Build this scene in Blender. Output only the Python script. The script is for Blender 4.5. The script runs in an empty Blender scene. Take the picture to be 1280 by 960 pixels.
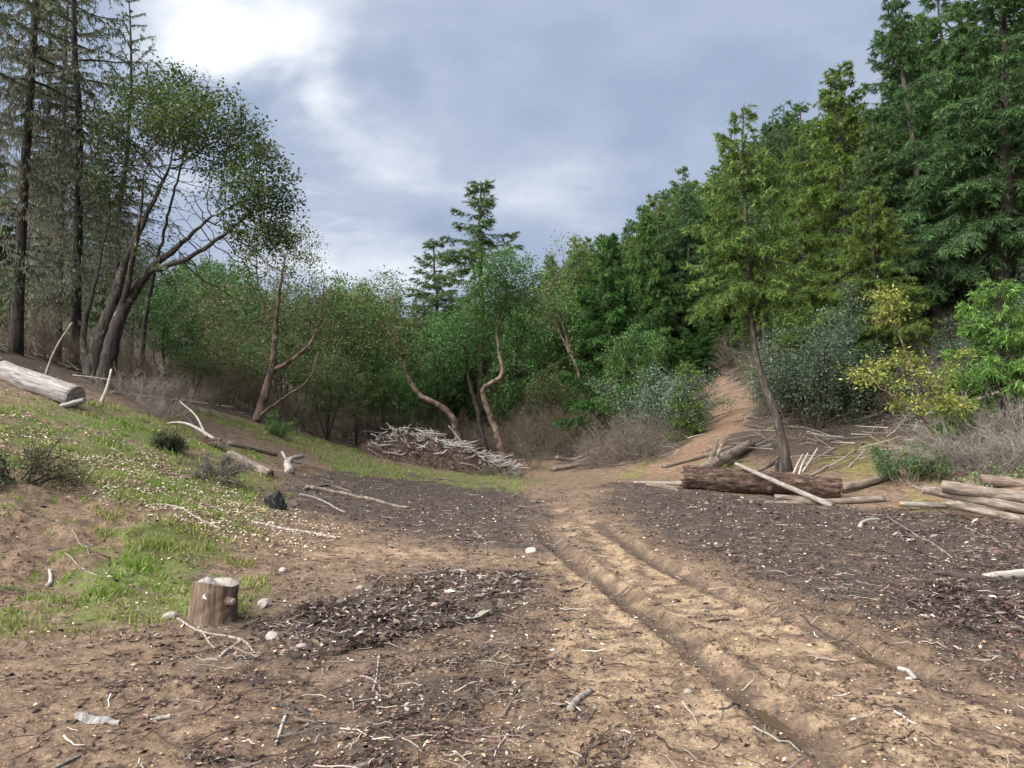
import bpy, math, numpy as np
from mathutils import Vector, Matrix, Quaternion

rng = np.random.default_rng(11)
scene = bpy.context.scene
COL = scene.collection
R = math.radians

# ------------------------------------------------------------------ camera
F = 955.0                      # focal length in pixels of a 1280 wide frame
PITCH = math.atan((535 - 480) / F)
CAMP = np.array([0.0, 0.0, 1.6])
cd = bpy.data.cameras.new('camera'); cam = bpy.data.objects.new('camera', cd); COL.objects.link(cam)
cam.location = CAMP; cam.rotation_euler = (math.pi / 2 + PITCH, 0, 0)
cd.sensor_width = 36; cd.lens = 36 * F / 1280; cd.clip_start = 0.05; cd.clip_end = 3000
scene.camera = cam

# ------------------------------------------------------------------ sky, sun, exposure
SUN_AZ, SUN_EL = R(-125), R(42)          # azimuth measured from +Y towards +X
w = bpy.data.worlds.new('World'); scene.world = w; w.use_nodes = True
nt = w.node_tree; nt.nodes.clear()
def N(nt, t, **k):
    n = nt.nodes.new(t)
    for a, b in k.items(): setattr(n, a, b)
    return n
def L(nt, a, b): nt.links.new(a, b)
sky = N(nt, 'ShaderNodeTexSky', sky_type='NISHITA', sun_disc=False, sun_elevation=SUN_EL, sun_rotation=SUN_AZ)
tc = N(nt, 'ShaderNodeTexCoord')
def vmath(nt, op, a, b=None):
    n = N(nt, 'ShaderNodeVectorMath', operation=op)
    if hasattr(a, 'links'): L(nt, a, n.inputs[0])
    else: n.inputs[0].default_value = a
    if b is not None:
        if hasattr(b, 'links'): L(nt, b, n.inputs[1])
        else: n.inputs[1].default_value = b
    return n
def fmath(nt, op, a, b=None, c=None, clamp=False):
    n = N(nt, 'ShaderNodeMath', operation=op, use_clamp=clamp)
    for i, v in enumerate((a, b, c)):
        if v is None: continue
        if hasattr(v, 'links'): L(nt, v, n.inputs[i])
        else: n.inputs[i].default_value = v
    return n.outputs[0]
def ramp(nt, fac, stops, interp='LINEAR'):
    n = N(nt, 'ShaderNodeValToRGB'); cr = n.color_ramp; cr.interpolation = interp
    while len(cr.elements) < len(stops): cr.elements.new(0.5)
    for e, (p, c) in zip(cr.elements, stops):
        e.position = p; e.color = (*c, 1) if len(c) == 3 else c
    L(nt, fac, n.inputs[0]); return n.outputs[0]
def noise(nt, vec, scale, detail=4, rough=0.55, dist=0.0):
    n = N(nt, 'ShaderNodeTexNoise'); n.inputs['Scale'].default_value = scale; n.inputs['Detail'].default_value = detail
    n.inputs['Roughness'].default_value = rough; n.inputs['Distortion'].default_value = dist
    L(nt, vec, n.inputs['Vector']); return n.outputs[0]
def mixc(nt, f, a, b, blend='MIX'):
    n = N(nt, 'ShaderNodeMix', data_type='RGBA', blend_type=blend)
    for s, v in ((n.inputs[0], f), (n.inputs[6], a), (n.inputs[7], b)):
        if hasattr(v, 'links'): L(nt, v, s)
        elif isinstance(v, (int, float)): s.default_value = v
        else: s.default_value = (*v, 1)
    return n.outputs[2]

sep = N(nt, 'ShaderNodeSeparateXYZ'); L(nt, tc.outputs['Generated'], sep.inputs[0])
zz = fmath(nt, 'ADD', fmath(nt, 'MAXIMUM', sep.outputs[2], 0.0), 0.22)
cx = fmath(nt, 'DIVIDE', sep.outputs[0], zz); cy = fmath(nt, 'DIVIDE', sep.outputs[1], zz)
cmb = N(nt, 'ShaderNodeCombineXYZ'); L(nt, cx, cmb.inputs[0]); L(nt, cy, cmb.inputs[1])
n1 = noise(nt, cmb.outputs[0], 0.8, 4, 0.45, 0.1)
n2 = noise(nt, vmath(nt, 'ADD', cmb.outputs[0], (3.3, 7.1, 2.0)).outputs[0], 2.4, 5, 0.5, 0.15)
# a thin streak of the cloud deck where the sun nearly breaks through
def blob(px, py, s, amp):
    u = (px - 640) / F; v = (480 - py) / F
    d = Vector((u, math.cos(PITCH) - v * math.sin(PITCH), math.sin(PITCH) + v * math.cos(PITCH))).normalized()
    dp = vmath(nt, 'DOT_PRODUCT', tc.outputs['Generated'], tuple(d)).outputs['Value']
    e = fmath(nt, 'EXPONENT', fmath(nt, 'DIVIDE', fmath(nt, 'SUBTRACT', dp, 1.0), s * s * 0.5))
    return fmath(nt, 'MULTIPLY', e, amp)
b = blob(225, 50, 0.08, 0.13)
for a in ((345, 100, .065, .24), (290, 70, .06, .10), (400, 110, .05, .06), (400, 85, .05, .08), (540, 90, .03, .06), (430, 330, .16, .05), (1080, 40, .12, .07), (330, 150, .22, .08), (470, 120, .14, .03)):
    b = fmath(nt, 'ADD', b, blob(*a))
dens = fmath(nt, 'ADD', fmath(nt, 'MULTIPLY', n1, 0.5), fmath(nt, 'MULTIPLY', n2, 0.55))
b = fmath(nt, 'MULTIPLY', b, fmath(nt, 'MULTIPLY_ADD', n2, 4.0, -1.0))
dens = fmath(nt, 'ADD', dens, b)
cloud = ramp(nt, dens, [(0.34, (0.44, 0.54, 0.74)), (0.50, (0.52, 0.63, 0.86)), (0.62, (0.68, 0.78, 0.98)), (0.74, (1.05, 1.13, 1.25)), (0.90, (1.65, 1.66, 1.68))])
skc = vmath(nt, 'SCALE', sky.outputs[0]); skc.inputs['Scale'].default_value = 0.08
skycol = mixc(nt, 0.93, skc.outputs[0], cloud)
bg = N(nt, 'ShaderNodeBackground'); bg.inputs[1].default_value = 0.098
L(nt, skycol, bg.inputs[0]); wo = N(nt, 'ShaderNodeOutputWorld'); L(nt, bg.outputs[0], wo.inputs[0])

sd = bpy.data.lights.new('sun', 'SUN'); sd.energy = 1.5; sd.angle = R(85); sd.color = (1.0, 0.96, 0.9)
so = bpy.data.objects.new('sun', sd); COL.objects.link(so)
sdir = Vector((math.sin(SUN_AZ) * math.cos(SUN_EL), math.cos(SUN_AZ) * math.cos(SUN_EL), math.sin(SUN_EL)))
so.rotation_euler = sdir.to_track_quat('Z', 'Y').to_euler(); so.location = (-20, 20, 40)
vs = scene.view_settings
scene.display_settings.display_device = 'sRGB'; vs.view_transform = 'Standard'; vs.look = 'None'; vs.gamma = 1; vs.use_curve_mapping = False
vs.exposure = 3.0
scene.cycles.max_bounces = 7; scene.cycles.diffuse_bounces = 5; scene.cycles.glossy_bounces = 2
scene.cycles.transmission_bounces = 3; scene.cycles.transparent_max_bounces = 4
scene.cycles.use_denoising = True

# ------------------------------------------------------------------ picture <-> place
CP, SP = math.cos(PITCH), math.sin(PITCH)
def at(px, py, D):
    u = (px - 640) / F; v = (480 - py) / F
    d = np.array([u, CP - v * SP, SP + v * CP])
    return CAMP + d * (D / d[1])

# ------------------------------------------------------------------ numpy noise
_perm = np.random.default_rng(5).permutation(512).astype(np.int64)
_grad = np.random.default_rng(6).uniform(0, 2 * np.pi, 512)
_gx, _gy = np.cos(_grad), np.sin(_grad)
def perlin(x, y):
    xi = np.floor(x).astype(np.int64); yi = np.floor(y).astype(np.int64)
    xf = x - xi; yf = y - yi
    u = xf * xf * xf * (xf * (xf * 6 - 15) + 10); v = yf * yf * yf * (yf * (yf * 6 - 15) + 10)
    def g(ix, iy, fx, fy):
        h = _perm[(_perm[ix & 511] + iy) & 511]
        return _gx[h] * fx + _gy[h] * fy
    a = g(xi, yi, xf, yf); b_ = g(xi + 1, yi, xf - 1, yf)
    c = g(xi, yi + 1, xf, yf - 1); d = g(xi + 1, yi + 1, xf - 1, yf - 1)
    return (a + u * (b_ - a)) * (1 - v) + (c + u * (d - c)) * v
def fbm(x, y, s, o=4, k=0.5):
    t = 0; a = 1.0
    for i in range(o):
        t = t + a * perlin(x * s + 17.3 * i, y * s - 9.1 * i); s *= 2.03; a *= k
    return t

# ------------------------------------------------------------------ terrain
_cp = []
for px, py, D in [(0, 480, 15), (0, 560, 10.5), (80, 620, 8.5), (0, 650, 8), (0, 775, 6.2), (130, 740, 7), (250, 705, 8.3), (350, 680, 9.7), (300, 640, 11),
                  (347, 636, 13), (265, 600, 13.5), (200, 548, 14.5), (130, 502, 17), (125, 482, 20), (50, 498, 14.5), (420, 600, 17.5), (270, 560, 18),
                  (430, 570, 25), (330, 530, 28), (250, 512, 24), (60, 450, 25), (0, 440, 29), (250, 492, 36), (400, 545, 40), (470, 556, 45), (350, 505, 60),
                  (500, 620, 18), (440, 560, 34), (550, 585, 30), (650, 598, 27),
                  (1050, 627, 17), (860, 608, 18.5), (985, 587, 21), (830, 592, 23), (780, 598, 22), (1090, 572, 21), (1170, 602, 17), (1180, 577, 18.5),
                  (1280, 645, 13), (1280, 602, 16), (1280, 545, 19.5), (870, 552, 26), (930, 540, 25.5), (905, 500, 34), (888, 476, 42),
                  (1000, 530, 26), (965, 472, 34), (1050, 405, 41), (1172, 445, 29), (1250, 335, 35), (1280, 440, 26), (1280, 260, 46),
                  (850, 425, 52), (760, 485, 62), (720, 545, 50)]:
    _cp.append(at(px, py, D))
for x, y, z in [(-3, 3.5, 0), (0, 3.5, 0), (3, 3.5, 0), (-3.5, 5.5, 0), (0, 6, 0), (4, 5, 0), (0, 10, 0), (6, 9, 0), (0, -5, 0), (-6, -5, 0.2), (7, -5, 0.2), (1, 14.5, 0),
                (1.5, 23, 0), (3, 30, 0.05), (-1, 14, 0), (5, 13, 0), (9, 13, 0.0), (-2.6, 6.4, 0), (1, 45, 0), (-3, 60, 0.6), (3, 75, 1), (-25, 20, 6.5), (-45, 40, 12), (-20, 60, 6), (-60, 0, 10),
                (-25, 0, 4), (-15, -15, 1), (15, 5, 1.5), (22, 0, 4), (26, 12, 7.5), (45, 20, 19), (62, 60, 36), (30, 70, 17), (20, 90, 17), (14, 115, 17), (42, 85, 27),
                (0, -60, 0), (-60, -60, 6), (60, -60, 16), (70, 0, 22),
                (-25, 180, 19), (0, 180, 17), (-60, 170, 24), (25, 170, 24), (-10, 110, 5), (-50, 100, 13), (100, 100, 50), (-150, 100, 35), (0, 300, 40), (-100, 300, 45), (120, 250, 60), (150, 0, 40),
                (-150, -100, 20), (150, -100, 30), (0, -200, 5), (300, 300, 80), (-300, 300, 60)]:
    _cp.append(np.array([x, y, z], float))
_cp = np.array(_cp); _C = 3.0
def _phi(r2): return np.sqrt(r2 + _C * _C)
_n = len(_cp)
_A = _phi(((_cp[:, None, :2] - _cp[None, :, :2]) ** 2).sum(-1)) - np.eye(_n) * 0.12
_P = np.c_[np.ones(_n), _cp[:, :2]]
_M = np.block([[_A, _P], [_P.T, np.zeros((3, 3))]])
_W = np.linalg.solve(_M, np.r_[_cp[:, 2], 0, 0, 0])
def H0(x, y):
    x = np.asarray(x, float); y = np.asarray(y, float); sh = x.shape
    x = x.ravel(); y = y.ravel(); out = np.empty(len(x))
    for i in range(0, len(x), 40000):
        q = slice(i, i + 40000)
        r2 = (x[q, None] - _cp[None, :, 0]) ** 2 + (y[q, None] - _cp[None, :, 1]) ** 2
        out[q] = _phi(r2) @ _W[:_n] + _W[_n] + _W[_n + 1] * x[q] + _W[_n + 2] * y[q]
    return out.reshape(sh)
_Ds = np.geomspace(2.5, 160, 500)
def G(px, py):
    """ground point (x, y) seen at a pixel of the photograph"""
    u = (px - 640) / F; v = (480 - py) / F
    d = np.array([u, CP - v * SP, SP + v * CP]); t = _Ds / d[1]
    P = CAMP[None] + t[:, None] * d[None]
    below = P[:, 2] < H0(P[:, 0], P[:, 1])
    i = int(np.argmax(below)) if below.any() else len(_Ds) - 1
    if i > 0:
        lo, hi = t[i - 1], t[i]
        for _ in range(14):
            m = (lo + hi) / 2; p = CAMP + m * d
            if p[2] < H0(p[0], p[1]): hi = m
            else: lo = m
        p = CAMP + hi * d
    else: p = P[0]
    return p[:2]
def GP(pts): return np.array([G(*p) for p in pts])
def spline(P, n=60):
    P = np.asarray(P, float); k = len(P); t = np.linspace(0, k - 1, n); out = []
    Q = np.vstack([2 * P[0] - P[1], P, 2 * P[-1] - P[-2]])
    for tt in t:
        i = min(int(tt), k - 2); f = tt - i; p0, p1, p2, p3 = Q[i:i + 4]
        out.append(0.5 * ((2 * p1) + (-p0 + p2) * f + (2 * p0 - 5 * p1 + 4 * p2 - p3) * f * f + (-p0 + 3 * p1 - 3 * p2 + p3) * f ** 3))
    return np.array(out)
def polydist(x, y, P):
    sh = x.shape; lo, hi = P.min(0) - 2.5, P.max(0) + 2.5
    sel = np.nonzero(((x > lo[0]) & (x < hi[0]) & (y > lo[1]) & (y < hi[1])).ravel())[0]
    fb, fs_, fi = np.full(x.size, 1e3), np.zeros(x.size), np.zeros(x.size)
    tot = np.hypot(*np.diff(P, axis=0).T).sum()
    if len(sel):
        fb[sel], fs_[sel], fi[sel] = _pd(x.ravel()[sel], y.ravel()[sel], P)
    return fb.reshape(sh), fs_.reshape(sh), fi.reshape(sh), tot
def _pd(x, y, P):
    best = np.full(x.shape, 1e9); sarc = np.zeros(x.shape); side = np.zeros(x.shape); acc = 0
    for a, c in zip(P[:-1], P[1:]):
        d = c - a; l = np.hypot(*d) + 1e-9; d = d / l
        t = np.clip((x - a[0]) * d[0] + (y - a[1]) * d[1], 0, l)
        qx = x - a[0] - t * d[0]; qy = y - a[1] - t * d[1]; r = np.hypot(qx, qy)
        m = r < best
        best = np.where(m, r, best); sarc = np.where(m, acc + t, sarc); side = np.where(m, d[0] * qy - d[1] * qx, side)
        acc += l
    return best, sarc, side
def sdf(x, y, P):
    """signed distance to a polygon, negative inside"""
    P = np.asarray(P); best = np.full(x.shape, 1e9); ins = np.zeros(x.shape, bool)
    for a, c in zip(P, np.roll(P, -1, 0)):
        d = c - a; l2 = (d ** 2).sum() + 1e-12
        t = np.clip(((x - a[0]) * d[0] + (y - a[1]) * d[1]) / l2, 0, 1)
        best = np.minimum(best, np.hypot(x - a[0] - t * d[0], y - a[1] - t * d[1]))
        cr = (a[1] > y) != (c[1] > y)
        xs = (c[0] - a[0]) * (y - a[1]) / (c[1] - a[1] + 1e-12) + a[0]
        ins ^= cr & (x < xs)
    return np.where(ins, -best, best)
def soft(x, y, P, wdt, nz=0.0):
    return np.clip(0.5 - (sdf(x, y, P) + nz) / wdt, 0, 1)

RUTS = [  # ground polyline, depth, half width, tread
    (spline(GP([(668, 650), (690, 680), (745, 718), (800, 762), (870, 815), (960, 888), (1040, 945), (1150, 1030), (1350, 1200)]), 30), 0.085, 0.125, 1),
    (spline(GP([(745, 655), (800, 692), (900, 742), (1000, 778), (1100, 822), (1200, 862), (1290, 895), (1400, 935), (1650, 1020)]), 30), 0.08, 0.125, 1),
    (spline(GP([(690, 632), (700, 665), (720, 720), (700, 790), (650, 850), (615, 905), (600, 1010), (590, 1150)]), 28), 0.03, 0.15, 0.5),
    (spline(GP([(720, 640), (760, 690), (770, 750), (740, 830), (700, 890), (690, 1010), (690, 1150)]), 26), 0.03, 0.15, 0.5),
    (spline(GP([(420, 690), (520, 692), (620, 690), (700, 705), (760, 735)]), 16), 0.04, 0.2, 0.2),
    (spline(GP([(790, 850), (860, 900), (920, 980), (960, 1100)]), 14), 0.04, 0.14, 0.6),
    (spline(GP([(880, 790), (1000, 850), (1130, 930), (1250, 1000), (1400, 1100)]), 18), 0.035, 0.15, 0.9),
    (spline(GP([(850, 700), (960, 735), (1080, 770), (1200, 810), (1320, 850), (1500, 910)]), 18), 0.045, 0.2, 1),
]
PG_BANK = GP([(-150, 520), (0, 497), (130, 505), (230, 525), (300, 565), (345, 605), (345, 640), (300, 690), (335, 740), (330, 772), (240, 778), (120, 785), (60, 792), (-150, 800)])
PG_SCARP = GP([(-100, 610), (30, 590), (95, 598), (150, 640), (195, 690), (120, 712), (60, 760), (-100, 780)])
PG_SHELF = GP([(225, 505), (330, 532), (430, 556), (480, 578), (600, 582), (690, 600), (650, 618), (540, 604), (440, 596), (360, 590), (300, 565)])
PG_SHELFPATH = GP([(215, 512), (300, 536), (400, 572), (440, 594), (380, 596), (320, 566), (260, 540)])
PG_DARK = [GP(p) for p in [
    [(370, 596), (450, 582), (520, 592), (620, 604), (668, 622), (668, 690), (600, 684), (500, 664), (420, 648), (360, 625)],
    [(770, 604), (860, 612), (1060, 634), (1350, 660), (1400, 850), (1280, 846), (1150, 790), (1000, 735), (870, 690), (770, 640)],
    [(320, 785), (420, 752), (540, 722), (650, 725), (650, 770), (560, 800), (450, 815), (340, 828)],
    [(430, 905), (520, 850), (600, 820), (600, 880), (520, 950), (440, 960)]]]
PG_SAND = GP([(670, 720), (720, 665), (780, 680), (960, 745), (1250, 850), (1400, 1010), (540, 1010), (620, 900), (660, 800)])
PG_MOSS = [GP(p) for p in [[(735, 602), (800, 578), (850, 562), (900, 560), (950, 580), (930, 600), (840, 596)],
                           [(1010, 575), (1060, 556), (1110, 538), (1130, 570), (1120, 600), (1060, 602)],
                           [(1120, 610), (1160, 606), (1180, 640), (1130, 640)]]]
PATHLINE = spline(GP([(830, 592), (862, 566), (895, 545), (915, 522), (914, 502), (900, 488), (886, 478)]) , 40)
CLEARING = np.array([(-16, -8), (-14, 13), (-11, 17), (-11, 22), (-9.5, 28), (-5, 38), (-1, 38), (2, 34), (2.5, 29), (4.5, 25), (8, 22.5), (10.5, 19.5), (12.5, 15), (15, 5), (15, -8)])
SLASH_C = np.array(list(G(548, 580))) + np.array([0, 1.2])

def masks(x, y):
    nz = fbm(x, y, 0.9, 4); nf = fbm(x, y, 4.0, 3)
    near = np.clip(np.hypot(x, y) / 14, 0.35, 1.6)
    wob = nz * 0.8 * near + nf * 0.25 * near
    m = {}
    sc = soft(x, y, PG_SCARP, 0.5, wob * 0.6)
    path2 = soft(x, y, PG_SHELFPATH, 0.6, wob * 0.5)
    g = np.maximum(soft(x, y, PG_BANK, 0.7, wob), soft(x, y, PG_SHELF, 0.8, wob * 0.7) * (1 - path2))
    g = g * np.clip(0.66 + 0.9 * nz + 0.6 * nf, 0, 1) * (1 - sc * np.clip(0.85 - 1.3 * nf, 0, 1))
    m['grass'] = g
    d = 0
    for p in PG_DARK: d = np.maximum(d, soft(x, y, p, 2.0, wob * 1.3 - .25))
    m['dark'] = np.clip(d * (0.92 + 0.9 * nf + 0.3 * nz), 0, 1)
    s = soft(x, y, PG_SAND, 0.8, wob) * np.clip(0.40 + 1.1 * nf + 0.6 * nz, 0, 1)
    wet = np.zeros(x.shape); rut = np.zeros(x.shape)
    for i, (P, dep, hw, tr) in enumerate(RUTS):
        dd, sa, si, tot = polydist(x, y, P)
        band = np.exp(-(dd / (hw * 2.4)) ** 2)
        if i in (0, 1): wet = np.maximum(wet, np.exp(-((dd + nf * .05) / (hw * 1.05)) ** 2) * np.clip(1.0 + 0.7 * nz, 0, 1)); rut = np.maximum(rut, np.exp(-(dd / (hw * 2.6)) ** 2))
        s = np.maximum(s, band * np.clip(0.6 + 0.8 * nf, 0, 1) * (1 - wet))
    m['sand'] = np.clip(s * (1 - 0.5 * np.clip(d, 0, 1)), 0, 1)
    m['wet'] = wet; m['rut'] = rut
    mo = 0
    for p in PG_MOSS: mo = np.maximum(mo, soft(x, y, p, 0.8, wob))
    dd, sa, si, tot = polydist(x, y, PATHLINE)
    tr = np.clip(1.5 - (dd + wob * 0.45) / (0.78), 0, 1)
    m['moss'] = mo * np.clip(0.7 + 0.8 * nz + 0.3 * nf, 0, 1) * (1 - tr)
    m['path'] = tr
    m['duff'] = np.clip(0.5 + (sdf(x, y, CLEARING) + wob) / 1.5, 0, 1) * (1 - tr) * (1 - g)
    m['scarp'] = sc
    return m
def Hd(x, y, m=None, fine=True):
    x = np.asarray(x, float); y = np.asarray(y, float)
    z = H0(x, y); r = np.hypot(x, y)
    if m is None: m = masks(x, y)
    z = z + 0.05 * fbm(x, y, 0.45, 3) + 0.010 * fbm(x, y, 2.2, 3)
    z = z + m['duff'] * 0.25 * fbm(x, y, 0.5, 3) + 0.10 * m['grass'] * fbm(x, y, 0.8, 3)
    z = z - m['scarp'] * (0.07 + 0.10 * fbm(x, y, 2.2, 4)) + m['dark'] * 0.03 * (1 + fbm(x, y, 1.2, 3))
    for P, dep, hw, tr in RUTS:
        dd, sa, si, tot = polydist(x, y, P)
        fade = np.clip((tot - sa) / 2, 0, 1) * np.clip(sa / 2, 0.15, 1)
        va = 0.75 + 0.5 * perlin(sa * 0.7, sa * 0 + dep * 40)
        prof = -dep * va * np.exp(-((dd + 0.05 * perlin(x * 7, y * 7)) / hw) ** 4) + 0.20 * dep * np.exp(-((dd - hw * 1.55) / (hw * 0.45)) ** 2) * (1 + 0.8 * perlin(sa * 3, si * 4))
        lug = np.sin(2 * np.pi * (sa + 0.35 * np.abs(si)) / 0.115)
        prof = prof + tr * 0.015 * lug * np.exp(-((dd - hw * 1.7) / (hw * 1.1)) ** 2) * np.clip(0.5 + 1.2 * perlin(sa * 0.9, si * 2), 0, 1)
        z = z + prof * fade
    if fine:
        nearm = np.clip(1.4 - r / 18, 0, 1)
        z = z + nearm * (0.010 * fbm(x, y, 9, 3) + 0.012 * np.maximum(fbm(x, y, 16, 3), 0) * (0.5 + m['dark']))
    return z
def gz(x, y): return float(Hd(np.array([x]), np.array([y]), fine=False)[0])
def gp(px, py):
    p = G(px, py); return np.array([p[0], p[1], gz(*p)])
def gd(px, D):
    """ground point at column px and depth D"""
    x = (px - 640) / F * D; return np.array([x, D, gz(x, D)])

# ------------------------------------------------------------------ mesh helpers
def mk_mesh(name, V, Fs, tint=None, smooth=False, attrs=None):
    me = bpy.data.meshes.new(name); V = np.asarray(V, np.float32)
    me.vertices.add(len(V)); me.vertices.foreach_set('co', V.ravel())
    Fs = [np.asarray(f, np.int32) for f in Fs if len(f)]
    tot = np.concatenate([np.full(len(f), f.shape[1], np.int32) for f in Fs])
    idx = np.concatenate([f.ravel() for f in Fs])
    me.loops.add(len(idx)); me.loops.foreach_set('vertex_index', idx)
    me.polygons.add(len(tot)); me.polygons.foreach_set('loop_start', np.r_[0, np.cumsum(tot)[:-1]].astype(np.int32))
    me.polygons.foreach_set('loop_total', tot)
    me.polygons.foreach_set('use_smooth', np.full(len(tot), smooth))
    if tint is not None:
        a = me.color_attributes.new('tint', 'FLOAT_COLOR', 'POINT')
        t = np.ones((len(V), 4), np.float32); t[:, :3] = tint; a.data.foreach_set('color', t.ravel())
    for k, v in (attrs or {}).items():
        a = me.attributes.new(k, 'FLOAT', 'POINT'); a.data.foreach_set('value', np.asarray(v, np.float32))
    me.update(calc_edges=True); return me
def link(name, me, mat=None, parent=None, **props):
    o = bpy.data.objects.new(name, me); COL.objects.link(o)
    if mat is not None and len(me.materials) == 0: me.materials.append(mat)
    if parent is not None: o.parent = parent
    for k, v in props.items(): o[k] = v
    return o
def thing(name, label, cat, loc=(0, 0, 0), group=None, rotz=0.0, scale=1.0):
    o = bpy.data.objects.new(name, None); COL.objects.link(o); o.empty_display_size = 0.2
    o.location = tuple(float(v) for v in loc); o.rotation_euler = (0, 0, rotz)
    o.scale = (scale,) * 3 if np.isscalar(scale) else scale
    o['label'] = label; o['category'] = cat
    if group: o['group'] = group
    return o
def copy_thing(src, loc, rotz=0.0, scale=1.0, label=None, group=None, tilt=(0, 0)):
    r = src.copy(); COL.objects.link(r); r.location = tuple(float(v) for v in loc)
    r.rotation_euler = (tilt[0], tilt[1], rotz); r.scale = (scale,) * 3 if np.isscalar(scale) else scale
    if label: r['label'] = label
    if group: r['group'] = group
    for ch in src.children:
        c = ch.copy(); COL.objects.link(c); c.parent = r
        for g in ch.children:
            d = g.copy(); COL.objects.link(d); d.parent = c
    return r
def unit(v): return v / (np.linalg.norm(v, axis=-1, keepdims=True) + 1e-12)
def prisms(P0, P1, R0, R1, k=3):
    n = len(P0); d = unit(P1 - P0)
    ref = np.where(np.abs(d[:, 2:3]) < 0.8, np.array([[0, 0, 1.0]]), np.array([[1.0, 0, 0]]))
    u = unit(np.cross(d, ref)); v = np.cross(d, u)
    a = np.arange(k) * 2 * np.pi / k
    ring = u[:, None] * np.cos(a)[None, :, None] + v[:, None] * np.sin(a)[None, :, None]
    V = np.concatenate([P0[:, None] + ring * np.reshape(R0, (-1, 1, 1)), P1[:, None] + ring * np.reshape(R1, (-1, 1, 1))], 1)
    b0 = np.arange(n)[:, None] * 2 * k; i = np.arange(k)[None]; j = (i + 1) % k
    Fq = np.stack([b0 + i, b0 + j, b0 + k + j, b0 + k + i], -1).reshape(-1, 4)
    return V.reshape(-1, 3), Fq
def tube(P, r, k=8, rough=0.0, seed=0, cap=True, torn=(0, 0)):
    P = np.asarray(P, float); n = len(P); r = np.broadcast_to(r, (n,)).astype(float)
    T = unit(np.gradient(P, axis=0)); m = unit(T.mean(0)[None])[0]
    ref = np.eye(3)[int(np.argmin(np.abs(m)))]
    u = unit(np.cross(T, ref[None])); v = np.cross(T, u); a = np.arange(k) * 2 * np.pi / k
    rr = r[:, None] * np.ones((1, k))
    if rough:
        g = np.random.default_rng(seed); z = np.arange(n)[:, None] * 0.35; q = g.uniform(0, 50)
        rr = rr * (1 + rough * (perlin(np.cos(a)[None] * 2.2 + q + 0 * z, np.sin(a)[None] * 2.2 + z) * 1.2 + perlin(np.cos(a)[None] * 6 + q + z * .3, np.sin(a)[None] * 6 + z * 1.4)))
    if rough and k > 9:
        rr = rr * (1 + rough * 0.5 * perlin(np.cos(a)[None] * 13 + q + z * .5, np.sin(a)[None] * 13 + z * 2.6))
        P2 = np.repeat(P[:, None], k, 1); jag = r[-1] * rough * 2.5
        P2[-1] = P2[-1] + T[-1][None] * (g.uniform(-1, 1, k) * jag * torn[1])[:, None]; P2[0] = P2[0] + T[0][None] * (g.uniform(-1, 1, k) * jag * torn[0])[:, None]
    else: P2 = P[:, None]
    V = P2 + (u[:, None] * np.cos(a)[None, :, None] + v[:, None] * np.sin(a)[None, :, None]) * rr[..., None]
    i = np.arange(n - 1)[:, None] * k; j = np.arange(k)[None]; j2 = (j + 1) % k
    Fq = np.stack([i + j, i + j2, i + k + j2, i + k + j], -1).reshape(-1, 4)
    V = V.reshape(-1, 3); tri = np.zeros((0, 3), int)
    if cap:
        c0, c1 = len(V), len(V) + 1; V = np.vstack([V, P[0] + T[0] * r[0] * .3 * torn[0], P[-1] - T[-1] * r[-1] * .3 * torn[1]]); q = np.arange(k)
        tri = np.vstack([np.stack([np.full(k, c0), (q + 1) % k, q], -1), np.stack([np.full(k, c1), (n - 1) * k + q, (n - 1) * k + (q + 1) % k], -1)])
    return V, Fq, tri
class MB:
    def __init__(s): s.V = []; s.Q = []; s.T = []; s.C = []; s.n = 0
    def add(s, V, Q=None, T=None, c=None):
        if Q is not None and len(Q): s.Q.append(np.asarray(Q) + s.n)
        if T is not None and len(T): s.T.append(np.asarray(T) + s.n)
        s.V.append(V); s.n += len(V)
        if c is not None: s.C.append(np.broadcast_to(c, (len(V), 3)))
    def mesh(s, name, smooth=True):
        V = np.vstack(s.V); fs = []
        if s.Q: fs.append(np.vstack(s.Q))
        if s.T: fs.append(np.vstack(s.T))
        return mk_mesh(name, V, fs, np.vstack(s.C) if s.C else None, smooth)
def rand_unit(g, n): return unit(g.normal(size=(n, 3)))
def leaf_quads(g, C, A, Nn, Ln, Wd):
    """flat leaves: centre, long axis, rough normal, length, width"""
    A = unit(A); B = unit(np.cross(Nn, A)); n = len(C)
    Ln = np.reshape(np.broadcast_to(Ln, (n,)), (-1, 1)); Wd = np.reshape(np.broadcast_to(Wd, (n,)), (-1, 1))
    V = np.stack([C - A * Ln / 2, C + B * Wd / 2, C + A * Ln / 2, C - B * Wd / 2], 1).reshape(-1, 3)
    return V, np.arange(n * 4).reshape(-1, 4)
def tints(g, n, cols, wts=None, var=0.18, rep=4):
    cols = np.array(cols, float); i = g.choice(len(cols), n, p=None if wts is None else np.array(wts) / np.sum(wts))
    c = cols[i] * (1 + g.normal(size=(n, 1)) * var).clip(0.4, 1.8) * (1 + g.normal(size=(n, 3)) * 0.05)
    return np.repeat(c.clip(0.003, 0.9), rep, 0)
def grow(g, S, Dr, Ln, nseg, wob=0.2, grav=0.0):
    n = len(S); P = np.empty((n, nseg + 1, 3)); P[:, 0] = S; d = unit(Dr); st = np.reshape(Ln, (-1, 1)) / nseg
    gr = np.reshape(np.broadcast_to(grav, (n,)), (-1, 1))
    for i in range(nseg):
        d = unit(d + g.normal(size=(n, 3)) * wob + gr * np.array([[0, 0, -1.0]])); P[:, i + 1] = P[:, i] + d * st
    return P
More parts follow.
